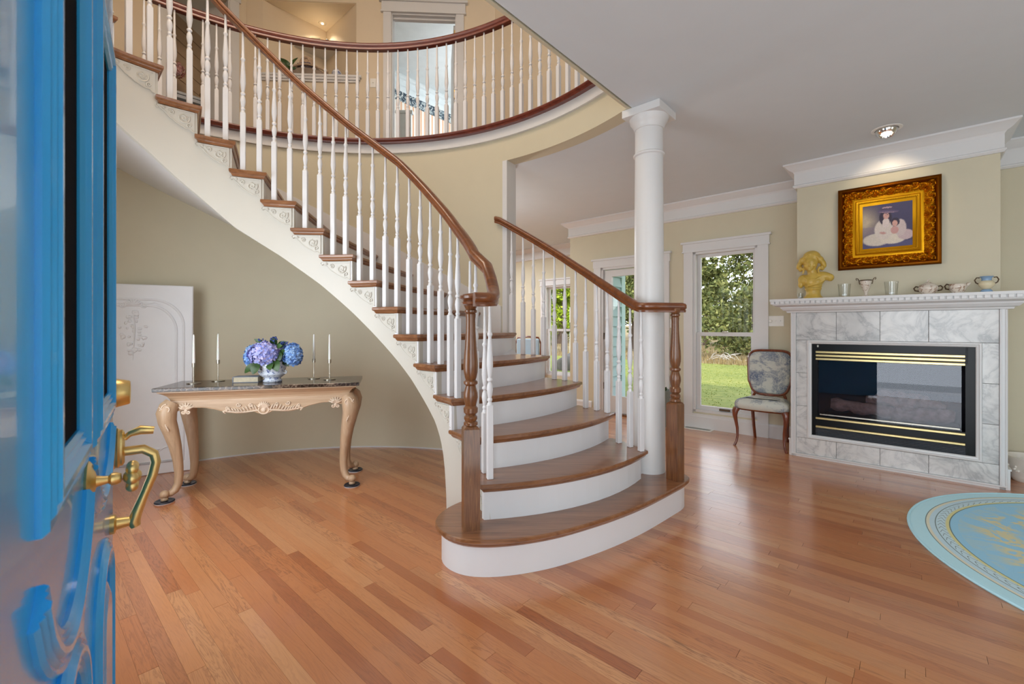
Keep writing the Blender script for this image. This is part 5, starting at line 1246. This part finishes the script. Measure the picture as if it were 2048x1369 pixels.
ob('post', MB().box(-.10, .12, -.02, .02, 0, 1.55), 'bluewhite', t); ob('cap', MB().bbox(-.13, .15, -.04, .04, 1.55, 1.60), 'bluewhite', t)

# ------------------------------------------------------------------ dining corner behind the stairs
t = thing('blue_armchair', 'pale blue armchair with wooden frame in the far dining room', 'chair', hpt(-5.35, 6.35), HA+.5)
ob('seat', MB().bbox(-.26, .26, -.25, .25, .40, .48, .03), 'bluechair', t)
ob('backrest', MB().bbox(-.22, .22, .22, .28, .55, 1.0, .02), 'bluechair', t)
ob('back_frame', MB().tube([(-.24, .25, .45), (-.25, .26, .9), (-.2, .27, 1.02), (0, .27, 1.04), (.2, .27, 1.02), (.25, .26, .9), (.24, .25, .45)], .018, 8), 'cherry', t, True)
for a_, b_ in ((-.22, -.2), (.22, -.2), (-.22, .22), (.22, .22)): ob('leg', MB().tube([(a_, b_, .40), (a_*1.02, b_*1.05, 0)], [.022, .014], 8), 'cherry', t, True)

# ------------------------------------------------------------------ front door, swung open beside the camera
dr = thing('front_door', 'bright blue panelled front door swung open at the left of the entrance', 'door', (-.987, 1.10, 0), atan2(-.785, .62))
DWd = 1.05
ob('slab', MB().box(0, DWd, -.045, 0, .02, 2.06), 'bluedoor', dr)
flute = [(-.03, 0), (-.03, .006), (-.026, .011), (-.02, .008), (-.016, .012), (-.010, .009), (-.004, .016), (.004, .016), (.010, .010), (.014, .013), (.02, .008), (.026, .010), (.03, .005), (.03, 0)]
def dmould(pts, closed=False, sc=1.0):
    m = MB().sweep([(a, b, 0) for a, b in pts], [(c*sc, d*sc) for c, d in flute], closed=closed); m.v = [(a, c, b) for a, b, c in m.v]; return m
ob('glazing_frame', dmould([(.16, 1.05), (.44, 1.05), (.44, 1.80), (.16, 1.80)], True), 'bluedoor', dr, 30)
ob('glazing_frame', dmould([(.60, 1.05), (.84, 1.05), (.84, 1.80), (.60, 1.80)], True), 'bluedoor', dr, 30)
ob('leaded_pane', MB().box(.19, .41, .0005, .003, 1.08, 1.77), 'doorglass', dr); ob('leaded_pane', MB().box(.63, .81, .0005, .003, 1.08, 1.77), 'doorglass', dr)
def swag(x0, x1, z, d, n=14): return [(x0+(x1-x0)*i/n, z-d*sin(pi*i/n)**.7) for i in range(n+1)]
ob('scalloped_moulding', dmould(swag(.10, .48, .99, .10), sc=.8), 'bluedoor', dr, 30)
ob('scalloped_moulding', dmould(swag(.52, .88, .96, .12), sc=.8), 'bluedoor', dr, 30)
def archp(x0, x1, z0, zs, h, n=14): return [(x0, z0), (x0, zs)]+[((x0+x1)/2-(x1-x0)/2*cos(pi*i/n), zs+h*sin(pi*i/n)) for i in range(1, n)]+[(x1, zs), (x1, z0)]
for x0, x1, h in ((.13, .40, .10), (.56, .86, .14)):
    p_ = archp(x0, x1, .22, .66, h); p_ = p_[::-1]
    ob('lower_panel', dmould(p_, True, .8), 'bluedoor', dr, 30)
    q_ = archp(x0+.05, x1-.05, .27, .62, h*.8); ob('raised_field', MB().stack(q_[::-1][::-1] if False else [(a, b) for a, b in q_][::-1], [(0, 0), (.006, .0), (.012, .02)]).tf(Matrix(((1, 0, 0, 0), (0, 0, 1, 0), (0, 1, 0, 0), (0, 0, 0, 1)))), 'bluedoor', dr)
def ylathe(prof, x, z, y=0, seg=28): return MB().lathe(prof, seg=seg).tf(Matrix.Translation((x, y, z))@Matrix.Rotation(-pi/2, 4, 'X'))
ob('deadbolt_cylinder', ylathe([(.032, 0), (.034, .01), (.028, .034), (.026, .036), (.02, .033), (0, .033)], .075, 1.065), 'brass', dr, 40, label='brass deadbolt cylinder')
hs_ = ob('escutcheon', MB().stack([(.075+.027*cos(a), .935+.05*sin(a)) for a in [2*pi*i/24 for i in range(24)]], [(0, 0), (.006, 0), (.009, .004), (.014, .003), (.018, .007), (.022, .007), (.026, .013)]).tf(Matrix(((1, 0, 0, 0), (0, 0, 1, 0), (0, 1, 0, 0), (0, 0, 0, 1)))), 'brass', dr, 40, label='stepped oval brass escutcheon')
ob('thumb_latch', MB().tube([(.075, .025, .955), (.075, .035, .965), (.075, .055, .972), (.075, .080, .968)], [.006, .007, .011, .009], 10, sx=1.0), 'brass', hs_, True, label='brass thumb latch')
ob('pull_handle', MB().tube([(.075, .022, .925), (.075, .06, .925), (.075, .080, .910), (.075, .084, .89), (.075, .078, .86), (.075, .062, .815), (.075, .048, .775), (.075, .042, .755), (.075, .046, .742)], [.011, .011, .0105, .010, .010, .009, .011, .013, .010], 12), 'brass', hs_, True, label='curved brass pull handle')
ob('handle_foot', ylathe([(.022, 0), (.022, .008), (.014, .012), (.010, .04), (0, .04)], .075, .757), 'brass', hs_, 40)
kn_ = ob('knob_rosette', ylathe([(.033, 0), (.034, .003), (.028, .007), (.024, .006), (.016, .010), (.009, .012), (.007, .02), (.006, .026), (.010, .030), (.010, .036), (.007, .042), (0, .043)], .50, .972), 'brass', dr, 40, label='round brass rosette')
m = MB(); kc = Vector((.50, .056, .972))
for i in range(6):
    a = i*pi/3; m.blob(kc+Vector((.016*cos(a), 0, .016*sin(a))), (.010, .009, .010), 10, 8)
m.blob(kc, (.012, .013, .012), 10, 8); ob('flower_knob', m, 'brass', kn_, True, label='flower-shaped brass knob')

# ------------------------------------------------------------------ outside
def ell_ground():
    m = MB(); nU, nV = 60, 60; vs = []
    for i in range(nU+1):
        for j in range(nV+1):
            u_ = -60+100*i/nU; v_ = 19+90*(j/nV)**1.6; d = v_-19; z_ = -.30-.02*min(d, 12)+max(0, d-12)*.030+.18*sin(u_*.4+d*.3)*min(1, d/6); vs.append((u_, v_, z_))
    fs = [(i*(nV+1)+j, (i+1)*(nV+1)+j, (i+1)*(nV+1)+j+1, i*(nV+1)+j+1) for i in range(nU) for j in range(nV)]; return m.add(vs, fs)
struct('ground_lawn', MB().box(-60, 40, 5.7, 19.2, -.6, -.28), 'lawn')
struct('ground_meadow', ell_ground(), 'dry', smooth=True)
def gz(v_): d = max(0, v_-19); return -.30-.02*min(d, 12)+max(0, d-12)*.030
og = random.Random(21)
m = MB()
for i in range(9000):
    v_ = 18.9+og.random()**2*16; u_ = og.uniform(-24, 6); z_ = gz(v_)-.03; h = og.uniform(.12, .38); a = og.uniform(0, pi); w_ = .02; l_ = og.uniform(-.08, .08)
    m.add([(u_-w_*cos(a), v_-w_*sin(a), z_), (u_+w_*cos(a), v_+w_*sin(a), z_), (u_+l_, v_+l_, z_+h)], [(0, 1, 2)])
o = ob('dry_grass', m, 'straw', rz=HA, kind='stuff'); tag(o, 'tall dry straw-coloured grass beyond the green lawn', 'grass')
m = MB()
for i in range(14000):
    v_ = 5.9+og.random()*13; u_ = og.uniform(-14, 3); h = og.uniform(.012, .028); a = og.uniform(0, pi); w_ = .012
    m.add([(u_-w_*cos(a), v_-w_*sin(a), -.285), (u_+w_*cos(a), v_+w_*sin(a), -.285), (u_, v_, -.28+h)], [(0, 1, 2)])
o = ob('lawn_grass', m, foliage('lawn_blades', '#5A6E22', '#7E8C30', '#A8A450'), rz=HA, kind='stuff'); tag(o, 'short bright green mown grass outside the windows', 'grass')
def tree(u_, v_, h, r, lab, cat='tree', mat='pine', crown0=.25, n=3200, size=.22, name='pine_tree', grp='trees beyond the lawn', seed=1):
    rnd = random.Random(seed); x_, y_ = hw(u_, v_); z0 = gz(v_)-.05
    t = thing(name, lab, cat, (x_, y_, z0), 0, grp)
    m = MB(); m.tube([(0, 0, 0), (.05, .02, h*.3), (0, .05, h*.7), (0, 0, h*.97)], [r*.055+.06, r*.045+.05, .06, .02], 8)
    for i in range(14):
        z_ = h*(crown0+.04+(.9-crown0)*i/14); a = rnd.uniform(0, 2*pi); L = r*(1-.75*(z_/h-crown0)/(1-crown0)); m.tube([(0, 0, z_), (L*.9*cos(a), L*.9*sin(a), z_+.15*L)], [.05, .01], 5)
    ob('trunk', m, 'bark', t)
    m = MB(); nb = 60
    cl = []
    for i in range(nb):
        q = rnd.random()**.9; z_ = h*(crown0+(1-crown0)*q); a = rnd.uniform(0, 2*pi); L = r*(1-.85*q)*rnd.uniform(.35, 1.0)+.1; cl.append((L*cos(a), L*sin(a), z_, (.28+.5*(1-q))*r*.42))
    for i in range(n):
        c = cl[rnd.randrange(nb)]; d = Vector((rnd.gauss(0, 1), rnd.gauss(0, 1), rnd.gauss(0, .55))).normalized()*c[3]*rnd.uniform(.5, 1)
        p = Vector(c[:3])+d; s = size*rnd.uniform(.6, 1.2); e1 = Vector((rnd.gauss(0, 1), rnd.gauss(0, 1), rnd.gauss(0, 1))).normalized(); e2 = e1.cross(Vector((rnd.gauss(0, 1), rnd.gauss(0, 1), rnd.gauss(0, 1)))).normalized()
        m.add([p-e1*s*.5-e2*s*.12, p+e2*s*.3, p+e1*s*.6, p-e2*s*.28], [(0, 1, 2, 3)])
    ob('foliage', m, mat, t); return t
tree(-6.1, 26.0, 8.2, 2.9, 'broad bushy pine filling the right half of the tall window view', seed=2, n=8500, size=.22, crown0=.06)
tree(-10.75, 31.0, 6.9, 1.15, 'dark pine at the left edge of the tall window view', seed=3, n=4500, size=.28, crown0=.24)
tree(-8.9, 37.0, 4.9, 2.6, 'smaller pine between the two nearest window pines, farther back', seed=4, n=3500, size=.34, crown0=.10)
tree(-6.6, 35.0, 5.6, 2.2, 'low bushy pine behind the broad one in the tall window', seed=5, n=3000, size=.34, crown0=.05)
tree(-8.0, 30.0, 1.9, 1.1, 'young shrubby pine in the meadow under the broad pine', seed=6, n=1500, size=.22, crown0=.02, name='young_pine')
tree(-14.0, 28.5, 8.2, 2.6, 'pine with bare trunk seen through the garden door glass', seed=7, n=5000, size=.28, crown0=.27)
tree(-18.5, 40.0, 10.5, 3.0, 'pine farther back in the garden door view', seed=8, n=4000, size=.38, crown0=.16)
tree(-16.5, 33.0, 9, 2.6, 'pine beside the white corner board in the garden door view', seed=9, n=4000, size=.32, crown0=.22)
tree(-12.6, 38.0, 8.5, 3.0, 'distant pine hidden partly by the white column', seed=10, n=3000, size=.38, crown0=.15)
tree(-24.5, 34.0, 11, 3.6, 'dark pine behind the yellow-green tree in the dining window', seed=11, n=4500, size=.38, crown0=.06)
tree(-29.5, 38.0, 12, 3.6, 'dark pine at the far left of the dining window', seed=12, n=3500, size=.42, crown0=.08)
tree(-15.6, 22.0, 4.6, 1.25, 'bright yellow-green young leafy tree outside the dining window', seed=13, n=2600, size=.20, crown0=.28, mat='aspen', name='leafy_tree', grp='leafy trees')
# distant dark tree line as separate pines
for i, (u_, v_) in enumerate([(-3.5, 44), (-10, 48), (-15.5, 50), (-22, 50), (-27, 47), (-33, 50), (-40, 52)]):
    tree(u_, v_, (5.2 if i in (1, 2) else 7.5)+(i % 3)*.4, 3.0, 'distant pine on the horizon, %s from the left of the far tree line' % ['seventh', 'sixth', 'fifth', 'fourth', 'third', 'second', 'first'][i], seed=30+i, n=1500, size=.55, crown0=.05)
t = thing('branch_pile', 'pile of bleached dead branches in the dry grass past the lawn', 'branches', hw(-5.9, 22.5)+(gz(22.5),), HA)
for i in range(26):
    a = Vector((og.uniform(-1.5, 1.3), og.uniform(-.5, .5), og.uniform(0, .12))); d = Vector((og.uniform(-.9, .9), og.uniform(-.3, .3), og.uniform(0, .32)))
    ob('branch', MB().tube([a, a+d*.5+Vector((0, 0, .08)), a+d], [.028, .02, .007], 5), paint('bleached_wood', '#B8AFA4', .9) if i == 0 else bpy.data.materials['bleached_wood'], t, True)
t = thing('boulder', 'grey-brown rounded boulder on the grass outside the dining window', 'boulder', hw(-9.0, 13.2)+(-.35,), .4)
bo = MB().blob((0, 0, .22), (.55, .42, .42), 20, 14); bo.v = [(a+.05*sin(c*9+b*7), b+.04*sin(a*8), c+.05*sin(a*6+b*5)) for a, b, c in bo.v]; ob('rock', bo, 'boulder', t, True)
t = thing('garden_post', 'thin pale garden post with green band outside dining window', 'post', hw(-10.25, 15)+(-.29,))
ob('pole', MB().lathe([(.035, 0), (.035, 2.3), (.03, 2.32), (0, 2.33)], seg=12), 'switch', t, 30); ob('band', MB().lathe([(.04, 1.3), (.04, 1.7)], seg=12), paint('green_band', '#2E5A44', .5), t, 30)
sd_ = struct('wall_wing_siding', MB().box(-3.70, -3.69, VW+.15, 6.98, -.3, 2.9), 'teal')
sb = MB().add([(0, 0, 0), (.036, 0, 0), (.006, 0, .165), (0, 0, .165), (0, 1, 0), (.036, 1, 0), (.006, 1, .165), (0, 1, .165)], [(0, 1, 2, 3), (7, 6, 5, 4), (1, 5, 6, 2), (0, 4, 5, 1), (3, 2, 6, 7), (0, 3, 7, 4)]).mesh('siding_board', M['teal'])
for i in range(18):
    o = ob('siding_board', sb, None, sd_, loc=(-3.69, VW+.15, -.25+i*.165)); o.scale.y = 1.20
ob('corner_board', MB().bbox(-3.70, -3.655, 6.88, 7.01, -.3, 2.9, .004), 'tealtrim', sd_, label='pale teal corner board')
struct('roof', MB().box(-9.6, 4.2, -3.2, 8.0, 6.2, 6.3), 'ceiling')
# upper storey shell so daylight enters only through the openings
struct('wall_foyer_upper', MB().box(-9.2, -9.1, -.2, 7.3, F2, 6.2).box(-1.48, -1.38, -.05, CV+RW*sin(radians(A0)), 4.2, 6.2), 'peach')
struct('wall_front_upper', wall_with_holes(-9.2, 3.8, -.20, -.05, CEIL+.03, 6.2, [OPEN_U]), 'peach')
